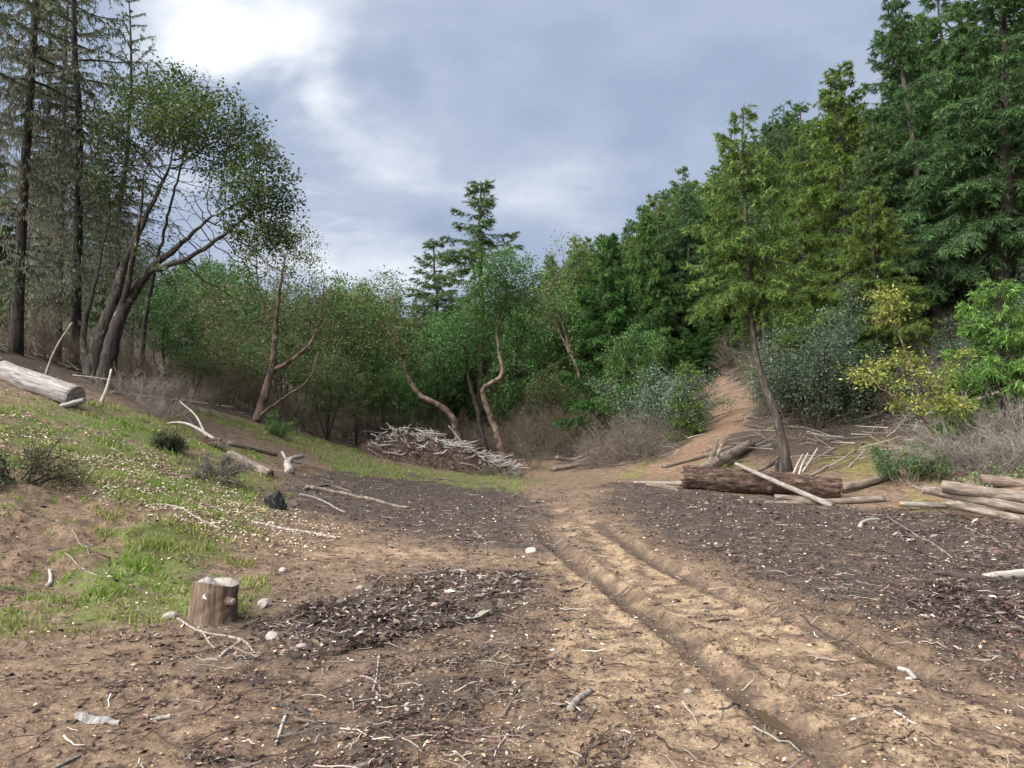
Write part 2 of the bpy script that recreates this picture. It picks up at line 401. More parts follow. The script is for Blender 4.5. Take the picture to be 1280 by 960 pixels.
def curve_prisms(P, r0, r1, k=3):
    n, m, _ = P.shape; t = np.linspace(0, 1, m)
    rr = np.reshape(r0, (-1, 1)) * (1 - t)[None] + np.reshape(r1, (-1, 1)) * t[None]; rr = np.broadcast_to(rr, (n, m))
    return prisms(P[:, :-1].reshape(-1, 3), P[:, 1:].reshape(-1, 3), rr[:, :-1].ravel(), rr[:, 1:].ravel(), k)
def along(P, i, s):
    m = P.shape[1] - 1; f = s * m; a = np.minimum(f.astype(int), m - 1); f = (f - a)[:, None]
    return P[i, a] * (1 - f) + P[i, a + 1] * f, unit(P[i, a + 1] - P[i, a])

# ------------------------------------------------------------------ materials
def new_mat(name):
    m = bpy.data.materials.new(name); m.use_nodes = True; t = m.node_tree; t.nodes.clear()
    out = N(t, 'ShaderNodeOutputMaterial'); return m, t, out
def obj_co(t): return N(t, 'ShaderNodeTexCoord').outputs['Object']
def scaled(t, v, s):
    n = N(t, 'ShaderNodeMapping'); n.inputs['Scale'].default_value = s; L(t, v, n.inputs['Vector']); return n.outputs[0]
def bump(t, h, strength, dist):
    n = N(t, 'ShaderNodeBump'); n.inputs['Strength'].default_value = strength; n.inputs['Distance'].default_value = dist
    L(t, h, n.inputs['Height']); return n.outputs[0]
def principled(t, out, col, rough=0.9, nrm=None, spec=0.3):
    p = N(t, 'ShaderNodeBsdfPrincipled')
    for s, v in ((p.inputs['Base Color'], col), (p.inputs['Roughness'], rough)):
        if hasattr(v, 'links'): L(t, v, s)
        elif isinstance(v, (int, float)): s.default_value = v
        else: s.default_value = (*v, 1)
    p.inputs['Specular IOR Level'].default_value = spec
    if nrm is not None: L(t, nrm, p.inputs['Normal'])
    L(t, p.outputs[0], out.inputs[0]); return p
def leaf_mat(name, trans=0.3, rough=0.45, spec=0.35, vary=0.25):
    m, t, out = new_mat(name)
    a = N(t, 'ShaderNodeAttribute', attribute_name='tint')
    oi = N(t, 'ShaderNodeObjectInfo')
    hs = N(t, 'ShaderNodeHueSaturation'); L(t, a.outputs[0], hs.inputs['Color'])
    L(t, fmath(t, 'MULTIPLY_ADD', oi.outputs['Random'], vary, 1 - vary / 2), hs.inputs['Value'])
    L(t, fmath(t, 'MULTIPLY_ADD', oi.outputs['Random'], -0.03, 0.515), hs.inputs['Hue'])
    p = principled(t, out, hs.outputs[0], rough, None, spec)
    tr = N(t, 'ShaderNodeBsdfTranslucent'); L(t, hs.outputs[0], tr.inputs[0])
    mx = N(t, 'ShaderNodeMixShader'); mx.inputs[0].default_value = trans
    L(t, p.outputs[0], mx.inputs[1]); L(t, tr.outputs[0], mx.inputs[2]); L(t, mx.outputs[0], out.inputs[0]); return m
def bark_mat(name, c0, c1, c2, stretch=(14, 14, 2.5), bd=0.03, patch=None, rough=0.92):
    m, t, out = new_mat(name); v = obj_co(t); vs_ = scaled(t, v, stretch)
    n1 = noise(t, vs_, 1.0, 6, 0.65, 0.5); n2 = noise(t, v, 3.0, 4, 0.6)
    c = ramp(t, n1, [(0.3, c0), (0.5, c1), (0.72, c2)])
    if patch: c = mixc(t, ramp(t, n2, [(patch[1], (0, 0, 0)), (patch[1] + 0.1, (1, 1, 1))]), c, patch[0])
    principled(t, out, c, rough, bump(t, n1, 0.8, bd), 0.15); return m
M = {}
M['needles'] = leaf_mat('conifer_needles', 0.35, 0.6, 0.2)
M['leaves'] = leaf_mat('broad_leaves', 0.35, 0.45, 0.3)
M['lichen'] = leaf_mat('hanging_lichen', 0.35, 0.9, 0.1)
M['grass'] = leaf_mat('grass_blades', 0.35, 0.6, 0.2, 0.0)
M['drytint'] = leaf_mat('dry_debris', 0.0, 0.9, 0.15, 0.0)
M['bark_dark'] = bark_mat('dark_bark', (0.016, 0.013, 0.011), (0.045, 0.037, 0.031), (0.11, 0.095, 0.08))
M['bark_fir'] = bark_mat('fir_bark', (0.026, 0.022, 0.019), (0.07, 0.059, 0.05), (0.14, 0.122, 0.106), patch=((0.27, 0.275, 0.24), 0.63))
M['bark_madrone'] = bark_mat('madrone_bark', (0.06, 0.042, 0.032), (0.17, 0.118, 0.088), (0.27, 0.20, 0.155), (5, 5, 1.6), 0.01, ((0.05, 0.041, 0.034), 0.50), 0.6)
M['bark_oak'] = bark_mat('oak_bark', (0.014, 0.012, 0.010), (0.042, 0.036, 0.031), (0.10, 0.09, 0.08), patch=((0.16, 0.155, 0.135), 0.60))
M['twig'] = bark_mat('bare_twigs', (0.07, 0.055, 0.045), (0.14, 0.115, 0.095), (0.22, 0.19, 0.165), (6, 6, 6), 0.005)
M['log_bark'] = bark_mat('rough_log_bark', (0.012, 0.008, 0.006), (0.060, 0.038, 0.029), (0.17, 0.125, 0.098), (13, 13, 4.5), 0.10, ((0.20, 0.165, 0.135), 0.62))
M['log_grey'] = bark_mat('grey_log_bark', (0.05, 0.038, 0.03), (0.15, 0.12, 0.098), (0.30, 0.26, 0.22), (12, 12, 3), 0.02, ((0.34, 0.31, 0.27), 0.6))
M['weathered'] = bark_mat('weathered_wood', (0.08, 0.072, 0.068), (0.22, 0.205, 0.195), (0.36, 0.34, 0.325), (26, 26, 1.3), 0.03)
M['stump_wood'] = bark_mat('stump_side_wood', (0.045, 0.03, 0.022), (0.125, 0.088, 0.064), (0.23, 0.18, 0.14), (34, 34, 2.2), 0.02)
M['char'] = bark_mat('charred_wood', (0.012, 0.012, 0.013), (0.035, 0.035, 0.037), (0.16, 0.155, 0.155), (30, 30, 3), 0.02)
M['bleached'] = bark_mat('bleached_wood', (0.16, 0.14, 0.122), (0.31, 0.28, 0.255), (0.47, 0.44, 0.41), (30, 30, 4), 0.01)
M['stick_brown'] = bark_mat('brown_stick', (0.06, 0.045, 0.034), (0.14, 0.108, 0.084), (0.27, 0.22, 0.18), (30, 30, 5), 0.01)
M['stick_grey'] = bark_mat('grey_stick', (0.09, 0.076, 0.064), (0.20, 0.175, 0.152), (0.36, 0.33, 0.30), (30, 30, 5), 0.01)
M['stick_dark'] = bark_mat('dark_stick', (0.016, 0.013, 0.012), (0.05, 0.041, 0.036), (0.11, 0.092, 0.08), (30, 30, 5), 0.01)
M['rock'] = bark_mat('pale_rock', (0.22, 0.19, 0.17), (0.36, 0.32, 0.29), (0.5, 0.46, 0.42), (9, 9, 9), 0.02)
def cut_mat(name, c0, c1, c2, sc=26):
    m, t, out = new_mat(name); v = obj_co(t)
    wv = N(t, 'ShaderNodeTexWave', wave_type='RINGS', rings_direction='Z'); wv.inputs['Scale'].default_value = sc
    wv.inputs['Distortion'].default_value = 3.0; wv.inputs['Detail'].default_value = 3; L(t, v, wv.inputs['Vector'])
    n_ = noise(t, v, 14, 5, 0.6)
    c = mixc(t, fmath(t, 'MULTIPLY', wv.outputs['Fac'], 0.5), ramp(t, n_, [(0.3, c0), (0.55, c1), (0.75, c2)]), c0)
    principled(t, out, c, 0.85, bump(t, wv.outputs['Fac'], 0.3, 0.01), 0.2); return m
M['cut_orange'] = cut_mat('fresh_cut_wood', (0.16, 0.075, 0.035), (0.34, 0.18, 0.085), (0.46, 0.29, 0.16))
M['cut_grey'] = cut_mat('old_cut_wood', (0.10, 0.085, 0.075), (0.30, 0.265, 0.235), (0.52, 0.48, 0.44))

def ground_mat():
    m, t, out = new_mat('forest_clearing_soil'); v = obj_co(t)
    A = lambda k: N(t, 'ShaderNodeAttribute', attribute_name=k).outputs['Fac']
    nb = noise(t, v, 0.8, 5, 0.6); nm = noise(t, v, 6.0, 6, 0.62); nf = noise(t, v, 38.0, 6, 0.68); ng = noise(t, v, 130.0, 3, 0.6)
    vo = N(t, 'ShaderNodeTexVoronoi'); vo.inputs['Scale'].default_value = 55; L(t, v, vo.inputs['Vector'])
    mixn = fmath(t, 'ADD', fmath(t, 'MULTIPLY', nm, 0.45), fmath(t, 'MULTIPLY', nf, 0.55))
    soil = ramp(t, mixn, [(0.36, (0.040, 0.027, 0.019)), (0.47, (0.125, 0.084, 0.056)), (0.58, (0.215, 0.150, 0.098)), (0.72, (0.36, 0.275, 0.195))])
    sand = ramp(t, mixn, [(0.35, (0.095, 0.066, 0.043)), (0.46, (0.225, 0.158, 0.100)), (0.6, (0.355, 0.262, 0.168)), (0.75, (0.50, 0.39, 0.275))])
    dark = ramp(t, nf, [(0.34, (0.012, 0.009, 0.008)), (0.48, (0.044, 0.033, 0.027)), (0.6, (0.090, 0.068, 0.056)), (0.74, (0.21, 0.170, 0.142))])
    green = ramp(t, mixn, [(0.35, (0.055, 0.052, 0.018)), (0.5, (0.100, 0.118, 0.034)), (0.65, (0.155, 0.170, 0.056)), (0.78, (0.30, 0.25, 0.15))])
    duff = ramp(t, nf, [(0.32, (0.025, 0.018, 0.013)), (0.5, (0.062, 0.046, 0.034)), (0.66, (0.12, 0.092, 0.068)), (0.78, (0.22, 0.18, 0.142))])
    path = ramp(t, mixn, [(0.35, (0.085, 0.055, 0.038)), (0.5, (0.175, 0.110, 0.072)), (0.7, (0.29, 0.20, 0.138))])
    moss = ramp(t, mixn, [(0.35, (0.085, 0.062, 0.025)), (0.5, (0.15, 0.132, 0.048)), (0.7, (0.25, 0.215, 0.10))])
    def sharp(k):   # break up a mask with the fine noise
        return fmath(t, 'MULTIPLY_ADD', fmath(t, 'ADD', A(k), fmath(t, 'MULTIPLY_ADD', mixn, 1.1, -0.55)), 2.2, -0.6, clamp=True)
    c = mixc(t, sharp('sand'), soil, sand)
    c = mixc(t, sharp('duff'), c, duff); c = mixc(t, sharp('dark'), c, dark)
    c = mixc(t, sharp('moss'), c, moss); c = mixc(t, sharp('path'), c, path); c = mixc(t, sharp('grass'), c, green)
    c = mixc(t, fmath(t, 'MULTIPLY', A('wet'), 0.85), c, (0.075, 0.052, 0.038))
    fl = fmath(t, 'LESS_THAN', vo.outputs['Distance'], 0.13)
    c = mixc(t, fmath(t, 'MULTIPLY', fl, fmath(t, 'GREATER_THAN', nm, 0.53)), c, (0.42, 0.36, 0.30))
    rg = fmath(t, 'MULTIPLY_ADD', A('wet'), -0.55, 0.93)
    h = fmath(t, 'ADD', fmath(t, 'MULTIPLY', nm, 0.6), fmath(t, 'ADD', fmath(t, 'MULTIPLY', nf, 0.4), fmath(t, 'MULTIPLY', ng, 0.1)))
    principled(t, out, c, rg, bump(t, h, 0.9, 0.05), 0.25); return m
M['ground'] = ground_mat()
def water_mat():
    m, t, out = new_mat('muddy_water'); v = obj_co(t)
    principled(t, out, (0.085, 0.058, 0.036), 0.03, bump(t, noise(t, v, 8, 2), 0.05, 0.01), 0.6); return m
M['water'] = water_mat()

# ------------------------------------------------------------------ ground sheets
def build_ground():
    th = np.unique(np.concatenate([np.radians(np.linspace(-45, 45, 480)), np.radians(np.linspace(46, 314, 70))]))[:-1]
    rr = np.unique(np.concatenate([[0.0], np.geomspace(0.4, 3, 24), np.geomspace(3, 20, 380), np.geomspace(20, 80, 90), np.geomspace(80, 700, 40)]))
    nr, na = len(rr), len(th)
    x = rr[:, None] * np.sin(th)[None]; y = rr[:, None] * np.cos(th)[None]
    m = masks(x, y); z = Hd(x, y, m)
    V = np.stack([x, y, z], -1).reshape(-1, 3)
    i = np.arange(nr - 1)[:, None] * na; j = np.arange(na)[None]; j2 = (j + 1) % na
    Q = np.stack([i + j, i + j2, i + na + j2, i + na + j], -1).reshape(-1, 4)
    Q = Q[:, ::-1]
    c = V[Q].mean(1); cx_, cy_ = c[:, 0], c[:, 1]
    cls = np.zeros(len(Q), int)
    cls[sdf(cx_, cy_, CLEARING) > 0.4] = 1
    cls[polydist(cx_, cy_, PATHLINE)[0] < 1.3] = 3
    road = GP([(660, 645), (690, 606), (735, 606), (790, 660), (900, 715), (1100, 775), (1400, 880), (1700, 1050), (480, 1050), (590, 860), (650, 760)])
    cls[(sdf(cx_, cy_, road) < 0) & (cls == 0)] = 2
    e1 = V[Q[:, 2]] - V[Q[:, 0]]; e2 = V[Q[:, 3]] - V[Q[:, 1]]; fn = np.cross(e1, e2)
    vn = np.zeros_like(V)
    for q in range(4): np.add.at(vn, Q[:, q], fn)
    vn = unit(vn)
    for k, nm in enumerate(('ground', 'hillside', 'dirt_road', 'hill_path')):
        q = Q[cls == k]; u, inv = np.unique(q, return_inverse=True)
        at_ = {kk: vv.ravel()[u] for kk, vv in m.items() if kk not in ('scarp', 'rut')}
        me = mk_mesh(nm, V[u], [inv.reshape(-1, 4)], None, True, at_)
        me.normals_split_custom_set_from_vertices(vn[u].tolist())
        link(nm, me, M['ground'], kind='structure', label={'ground': 'brown soil and grass of the forest clearing', 'hillside': 'leaf littered forest floor rising around the clearing',
             'dirt_road': 'rutted sandy dirt road through the clearing', 'hill_path': 'reddish earth path climbing the wooded hill'}[nm])
build_ground()

# ------------------------------------------------------------------ trees: generators
GREENS = {
    'fir_dark': [(0.060, 0.110, 0.045), (0.085, 0.150, 0.055), (0.120, 0.19, 0.068)],
    'fir_mid': [(0.066, 0.132, 0.040), (0.096, 0.180, 0.050), (0.140, 0.230, 0.064)],
    'fir_yellow': [(0.085, 0.140, 0.034), (0.125, 0.190, 0.042), (0.175, 0.245, 0.058)],
    'fir_blue': [(0.066, 0.124, 0.050), (0.094, 0.168, 0.062), (0.140, 0.220, 0.086)],
    'fir_bright': [(0.07, 0.165, 0.036), (0.10, 0.215, 0.048), (0.14, 0.265, 0.07)],
    'madrone': [(0.060, 0.105, 0.030), (0.092, 0.145, 0.040), (0.135, 0.185, 0.062), (0.19, 0.195, 0.08)],
    'oak': [(0.034, 0.060, 0.019), (0.053, 0.090, 0.026), (0.085, 0.128, 0.038)],
    'yellow': [(0.17, 0.22, 0.045), (0.25, 0.29, 0.065), (0.33, 0.345, 0.10), (0.12, 0.17, 0.036)],
    'grey_green': [(0.075, 0.123, 0.072), (0.127, 0.187, 0.117), (0.225, 0.292, 0.195)],
    'bay': [(0.050, 0.112, 0.030), (0.078, 0.160, 0.042), (0.112, 0.205, 0.056)],
    'olive': [(0.062, 0.095, 0.032), (0.098, 0.135, 0.045), (0.145, 0.175, 0.068)],
}
def conifer_geo(seed, h, r0, cs, Lb, nb, ntw, nsp, cols, droop=0.10, trunk=None, spray=(0.15, 0.033), lich=0, dead=14, top_up=0.9, patchy=0.0):
    g = np.random.default_rng(seed)
    if trunk is None:
        k = 12; t = np.linspace(0, 1, k); wob = np.cumsum(g.normal(size=(k, 2)) * 0.05 * h / 12, 0); wob -= wob[0]
        trunk = np.c_[wob, t * h]
    trunk = np.asarray(trunk, float); k = len(trunk); tt = np.linspace(0, 1, k)
    def tp(t): return np.stack([np.interp(t, tt, trunk[:, i]) for i in range(3)], -1)
    wood = MB(); P = tp(np.linspace(0, 1, 24)); tr = np.linspace(0, 1, 24)
    rad = r0 * (1 - tr) ** 0.8 + 0.012; rad[0] *= 1.35; rad[1] *= 1.08; P[0, 2] -= 0.25
    wood.add(*tube(P, rad, 9, 0.08, seed))
    # living branches
    t = cs + (0.985 - cs) * np.sort(g.uniform(0, 1, nb)) ** 0.95
    az = np.arange(nb) * 2.39996 + g.normal(size=nb) * 0.4
    u = (t - cs) / (1 - cs)
    ln = Lb * (1 - u) ** 0.8 * np.minimum(1, u / 0.12 + 0.5) * g.uniform(0.55, 1.12, nb) + 0.18
    if patchy: ln = ln * np.where(g.uniform(size=nb) < patchy, 0.35, 1.0)
    el = -0.12 + (top_up + 0.12) * u ** 1.7 + g.normal(size=nb) * 0.14
    Dr = np.stack([np.cos(az) * np.cos(el), np.sin(az) * np.cos(el), np.sin(el)], -1)
    B = grow(g, tp(t), Dr, ln, 6, 0.07, droop * (1 - u * 0.6))
    B[:, 4:, 2] += (np.linspace(0, 1, 4)[1:] ** 2)[None] * ln[:, None] * 0.07
    wood.add(*curve_prisms(B, 0.008 + 0.013 * ln, 0.004, 4))
    # twigs
    wt = ln ** 1.35; i = g.choice(nb, ntw, p=wt / wt.sum()); s = g.uniform(0.06, 1, ntw) ** 0.85
    S, T = along(B, i, s); sd_ = unit(np.cross(T, np.array([[0, 0, 1.0]]))) * g.choice([-1, 1], ntw)[:, None]
    Dt = unit(T * g.uniform(0.5, 1.0, (ntw, 1)) + sd_ * g.uniform(0.35, 1.0, (ntw, 1)) + np.array([[0, 0, 1.0]]) * g.normal(-0.18, 0.34, (ntw, 1)))
    lt = (0.16 + 0.30 * ln[i] * (1 - s * 0.8)) * g.uniform(0.6, 1.15, ntw)
    TW = grow(g, S, Dt, lt * 1.1, 3, 0.12, 0.20)
    wood.add(*curve_prisms(TW[: ntw // 5], 0.007, 0.003, 3))
    # needle sprays
    n = ntw * nsp; ii = np.repeat(np.arange(ntw), nsp); ss = g.uniform(0.05, 1.08, n).clip(0, 1)
    C, T2 = along(TW, ii, ss)
    A = unit(T2 * 0.7 + rand_unit(g, n) * 0.75 + np.array([[0, 0, -0.12]]))
    sc = g.uniform(0.6, 1.25, n)
    Bn = unit(np.cross(unit(rand_unit(g, n) * 0.8 + np.array([[0, 0, 1.0]])), A)) * (spray[1] * sc)[:, None] * 0.5
    V = np.stack([C - Bn, C + Bn, C + A * (spray[0] * sc)[:, None]], 1).reshape(-1, 3); Q = np.arange(n * 3).reshape(-1, 3)
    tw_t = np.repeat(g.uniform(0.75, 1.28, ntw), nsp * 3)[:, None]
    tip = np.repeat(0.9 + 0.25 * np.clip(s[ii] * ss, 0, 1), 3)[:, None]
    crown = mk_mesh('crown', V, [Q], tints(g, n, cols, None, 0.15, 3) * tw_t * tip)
    # dead lower branches
    if dead:
        td = g.uniform(0.08, max(cs, 0.15) + 0.1, dead); ad = g.uniform(0, 6.28, dead); ed = g.normal(-0.1, 0.25, dead)
        DD = np.stack([np.cos(ad) * np.cos(ed), np.sin(ad) * np.cos(ed), np.sin(ed)], -1)
        lnd = g.uniform(0.3, 0.7, dead) * Lb
        DB = grow(g, tp(td), DD, lnd, 5, 0.16, 0.05); wood.add(*curve_prisms(DB, 0.012, 0.004, 3))
        nd_ = dead * (10 if lich > 1000 else 5); i2 = g.choice(dead, nd_); s2 = g.uniform(0.2, 1, nd_); S2, T3 = along(DB, i2, s2)
        D2 = grow(g, S2, T3 + rand_unit(g, nd_) * 0.9, g.uniform(0.15, 0.6, nd_), 3, 0.25, 0.05); wood.add(*curve_prisms(D2, 0.005, 0.002, 3))
    lm = None
    if lich:
        src = np.concatenate([along(B, g.choice(nb, lich), g.uniform(0.1, 1, lich))[0]] + ([along(DB, g.choice(dead, lich), g.uniform(0.1, 1, lich))[0]] if dead else []) + ([along(D2, g.choice(len(D2), lich), g.uniform(0.1, 1, lich))[0]] if dead else []))
        m_ = len(src); lnn = g.uniform(0.05, 0.16, m_); A = unit(rand_unit(g, m_) * 0.4 + np.array([[0, 0, -1.0]]))
        V, Q = leaf_quads(g, src + A * lnn[:, None] * 0.5, A, rand_unit(g, m_), lnn, g.uniform(0.015, 0.035, m_))
        lm = mk_mesh('lichen', V, [Q], tints(g, m_, [(0.22, 0.23, 0.165), (0.30, 0.31, 0.23), (0.16, 0.165, 0.115)]))
    return wood.mesh('trunk'), crown, lm

def colonize(stems, attr, step=0.22, infl=2.2, kill=0.4, iters=70, up=0.08, jit=0.22, seed=0):
    g = np.random.default_rng(seed); pos, par, sr = [], [], []
    for P, ra, rb in stems:
        P = spline(P, 40); seg = np.r_[0, np.cumsum(np.linalg.norm(np.diff(P, axis=0), axis=1))]
        n = max(3, int(seg[-1] / step)); q = np.linspace(0, seg[-1], n); P = np.stack([np.interp(q, seg, P[:, i]) for i in range(3)], -1)
        P[1:] += g.normal(size=(n - 1, 3)) * step * 0.07
        st = len(pos); prev = -1
        if st: prev = int(np.argmin(((np.array(pos) - P[0]) ** 2).sum(1)))
        for j in range(n):
            pos.append(P[j]); par.append(prev); sr.append(ra + (rb - ra) * j / (n - 1)); prev = st + j
    pos = list(pos); A = attr.copy(); nodes = np.array(pos)
    D = np.sqrt(((A[:, None] - nodes[None]) ** 2).sum(-1)); near = D.argmin(1); nd = D.min(1)
    for it in range(iters):
        alive = nd > kill; A, near, nd = A[alive], near[alive], nd[alive]
        if not len(A): break
        lim = max(infl, np.percentile(nd, 12))
        act = nd < lim
        if not act.any(): break
        d = unit(A[act] - np.array(pos)[near[act]]); idx, inv = np.unique(near[act], return_inverse=True)
        S = np.zeros((len(idx), 3)); np.add.at(S, inv, d)
        S = unit(unit(S) + g.normal(size=S.shape) * jit + np.array([[0, 0, up]]))
        newp = np.array(pos)[idx] + S * step; base = len(pos)
        pos.extend(newp); par.extend(idx.tolist()); sr.extend([0] * len(idx))
        Dn = np.sqrt(((A[:, None] - newp[None]) ** 2).sum(-1)); mn = Dn.min(1); am = Dn.argmin(1) + base
        b_ = mn < nd; near = np.where(b_, am, near); nd = np.where(b_, mn, nd)
    return np.array(pos), np.array(par), np.array(sr)
def wood_from(pos, par, sr, tip=0.006, e=2.3):
    n = len(pos); acc = np.zeros(n); kids = [[] for _ in range(n)]; r = np.zeros(n)
    for i in range(n - 1, -1, -1):
        r[i] = max(tip, acc[i] ** (1 / e) if acc[i] else tip)
        if sr[i] == 0: pass
        if par[i] >= 0: acc[par[i]] += r[i] ** e; kids[par[i]].append(i)
    r = np.where(sr > 0, np.maximum(sr, np.minimum(r, sr * 1.15)), r)
    for i in range(n):
        if par[i] >= 0 and sr[i] == 0: r[i] = min(r[i], r[par[i]] * 0.97)
    mb = MB(); starts = [i for i in range(n) if par[i] < 0]; thin0, thin1, tr0, tr1 = [], [], [], []
    while starts:
        s = starts.pop(); ch = [s]; rad = [r[s]]
        if par[s] >= 0: ch = [par[s], s]; rad = [min(r[par[s]], r[s] * 1.15), r[s]]
        c = s
        while kids[c]:
            ks = sorted(kids[c], key=lambda q: -r[q]); starts.extend(ks[1:]); c = ks[0]; ch.append(c); rad.append(r[c])
        if len(ch) < 2: continue
        if rad[0] < 0.016:
            for a, c2, ra, rb in zip(ch[:-1], ch[1:], rad[:-1], rad[1:]): thin0.append(pos[a]); thin1.append(pos[c2]); tr0.append(ra); tr1.append(rb)
        else:
            mb.add(*tube(pos[ch], np.array(rad), 9 if rad[0] > 0.07 else 6, 0.10, s))
    if thin0: mb.add(*prisms(np.array(thin0), np.array(thin1), np.array(tr0), np.array(tr1), 3))
    return mb, r, kids
def ellipsoids(g, specs):
    out = []
    for c, rad, n, shell in specs:
        d = rand_unit(g, n); q = g.uniform(shell ** 3, 1, n) ** (1 / 3)
        out.append(np.asarray(c) + d * q[:, None] * np.asarray(rad))
    return np.vstack(out)
def broadleaf(seed, stems, specs, cols, nleaf=9, lsize=(0.10, 0.05), thr=0.012, step=0.22, infl=2.2, kill=0.4, spread=0.16, up=0.08, leaf_if=None, jit=0.22, tip=0.006, wts=None, frac=1.0, clump=1.15, cmin=0.0):
    g = np.random.default_rng(seed); attr = ellipsoids(g, specs)
    pos, par, sr = colonize(stems, attr, step, infl, kill, 90, up, jit, seed)
    sr = sr * 0.72; mb, r, kids = wood_from(pos, par, sr, tip)
    lf = np.where((r < thr) & (sr == 0))[0]
    if frac < 1: lf = lf[g.uniform(size=len(lf)) < frac]
    cl = perlin(pos[lf, 0] * clump + pos[lf, 2] * clump * .6 + seed, pos[lf, 1] * clump - pos[lf, 2] * clump * .8)
    lf = lf[cl > cmin]
    if leaf_if is not None: lf = lf[leaf_if(pos[lf], g)]
    C0 = np.repeat(pos[lf], nleaf, 0); n = len(C0)
    C = C0 + g.normal(size=(n, 3)) * spread * np.array([[1, 1, 0.7]])
    A = unit((C - C0) + rand_unit(g, n) * 0.12 + np.array([[0, 0, -0.03]]))
    Nn = unit(rand_unit(g, n) * 0.75 + np.array([[0, 0, 1.0]])); sc = g.uniform(0.6, 1.2, n)
    V, Q = leaf_quads(g, C, A, Nn, lsize[0] * sc, lsize[1] * sc)
    tn = tints(g, n, cols, wts, 0.18) * np.repeat(np.repeat(g.uniform(0.75, 1.25, len(lf)), nleaf), 4)[:, None]
    return mb, mk_mesh('crown', V, [Q], tn)
def bare_geo(seed, nst, hh, spreadr, n1=7, n2=5, r0=0.012, up=1.0, base=0.15):
    g = np.random.default_rng(seed); az = g.uniform(0, 6.28, nst); rd = g.uniform(0, base, nst)
    S = np.c_[np.cos(az) * rd, np.sin(az) * rd, np.full(nst, -0.05)]
    az2 = az + g.normal(size=nst) * 0.5; D = np.c_[np.cos(az2) * spreadr, np.sin(az2) * spreadr, np.full(nst, up)] + g.normal(size=(nst, 3)) * 0.2
    P = grow(g, S, D, hh * g.uniform(0.6, 1.15, nst), 6, 0.16, 0.04); mb = MB(); mb.add(*curve_prisms(P, r0, r0 * 0.4, 4))
    i = g.choice(nst, nst * n1); s = g.uniform(0.2, 1, len(i)); S1, T1 = along(P, i, s)
    P1 = grow(g, S1, T1 + rand_unit(g, len(i)) * 0.75, hh * 0.42 * g.uniform(0.4, 1.1, len(i)) * (1.2 - 0.6 * s), 5, 0.2, 0.02); mb.add(*curve_prisms(P1, r0 * 0.5, r0 * 0.22, 3))
    i2 = g.choice(len(P1), len(P1) * n2); s2 = g.uniform(0.15, 1, len(i2)); S2, T2 = along(P1, i2, s2)
    P2 = grow(g, S2, T2 + rand_unit(g, len(i2)) * 0.9, hh * 0.2 * g.uniform(0.4, 1.1, len(i2)), 3, 0.22, 0.0); mb.add(*curve_prisms(P2, r0 * 0.26, r0 * 0.13, 3))
    return mb, P2
def leaves_on(g, P2, n, size, cols, spread=0.04, wts=None):
    i = g.choice(len(P2), n); C, T = along(P2, i, g.uniform(0.2, 1, n)); C = C + g.normal(size=(n, 3)) * spread
    V, Q = leaf_quads(g, C, unit(T + rand_unit(g, n)), unit(rand_unit(g, n) * 0.8 + np.array([[0, 0, 1.0]])), size[0] * g.uniform(0.6, 1.2, n), size[1] * g.uniform(0.6, 1.2, n))
    return mk_mesh('foliage', V, [Q], tints(g, n, cols, wts))
def make_tree(name, label, cat, loc, geo, bark, leaf='needles', group=None, rotz=0, scale=1.0):
    t = thing(name, label, cat, loc, group, rotz, scale)
    wood = geo[0].mesh('trunk') if isinstance(geo[0], MB) else geo[0]
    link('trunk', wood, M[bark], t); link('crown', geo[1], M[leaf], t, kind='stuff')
    if len(geo) > 2 and geo[2] is not None: link('lichen', geo[2], M['lichen'], t, kind='stuff')
    return t
def topz(px, py, D): return at(px, py, D)[2]
def rel(base, pts): return np.array([at(*p) for p in pts]) - np.asarray(base)
def erad(rx, rz, D, ry=None):
    a = rx * D / F; return (a, a if ry is None else ry, rz * D / F)

# ------------------------------------------------------------------ conifer prototypes
protos = {}
PH = {}
def proto(key, h, *a, **k):
    geo = conifer_geo(*a[:1], h, *a[1:], **k); protos[key] = geo; PH[key] = h
proto('dark', 13.0, 21, 0.17, 0.22, 2.8, 150, 2900, 37, GREENS['fir_dark'])
proto('mid', 12.0, 22, 0.16, 0.18, 2.9, 150, 3000, 37, GREENS['fir_mid'])
proto('yellow', 11.0, 23, 0.15, 0.15, 2.8, 140, 2700, 37, GREENS['fir_yellow'], droop=0.13)
proto('blue', 13.5, 24, 0.18, 0.16, 2.9, 155, 3100, 37, GREENS['fir_blue'], droop=0.12)
proto('pole', 13.5, 25, 0.13, 0.50, 2.2, 70, 1600, 26, GREENS['fir_mid'], dead=26)
proto('pole_dark', 12.5, 26, 0.12, 0.45, 2.1, 70, 1500, 26, GREENS['fir_dark'], dead=26)
proto('broad', 9.0, 27, 0.20, 0.10, 2.7, 120, 3400, 31, GREENS['bay'], droop=0.05, spray=(0.15, 0.045), top_up=0.7)
proto('sparse', 14.0, 28, 0.13, 0.25, 2.7, 80, 1700, 24, GREENS['fir_dark'], patchy=0.3, dead=10)
proto('lichened', 17.0, 29, 0.15, 0.38, 3.0, 60, 620, 14, [(0.06, 0.085, 0.038), (0.09, 0.115, 0.05), (0.125, 0.145, 0.075)], lich=6500, dead=130, droop=0.04, patchy=0.35)
proto('sapling', 2.6, 30, 0.03, 0.04, 1.0, 60, 800, 14, GREENS['fir_yellow'], spray=(0.10, 0.026), dead=0)
proto('sapling_bright', 3.4, 31, 0.04, 0.04, 1.7, 100, 2400, 20, GREENS['fir_bright'], spray=(0.11, 0.028), dead=0, droop=0.08)
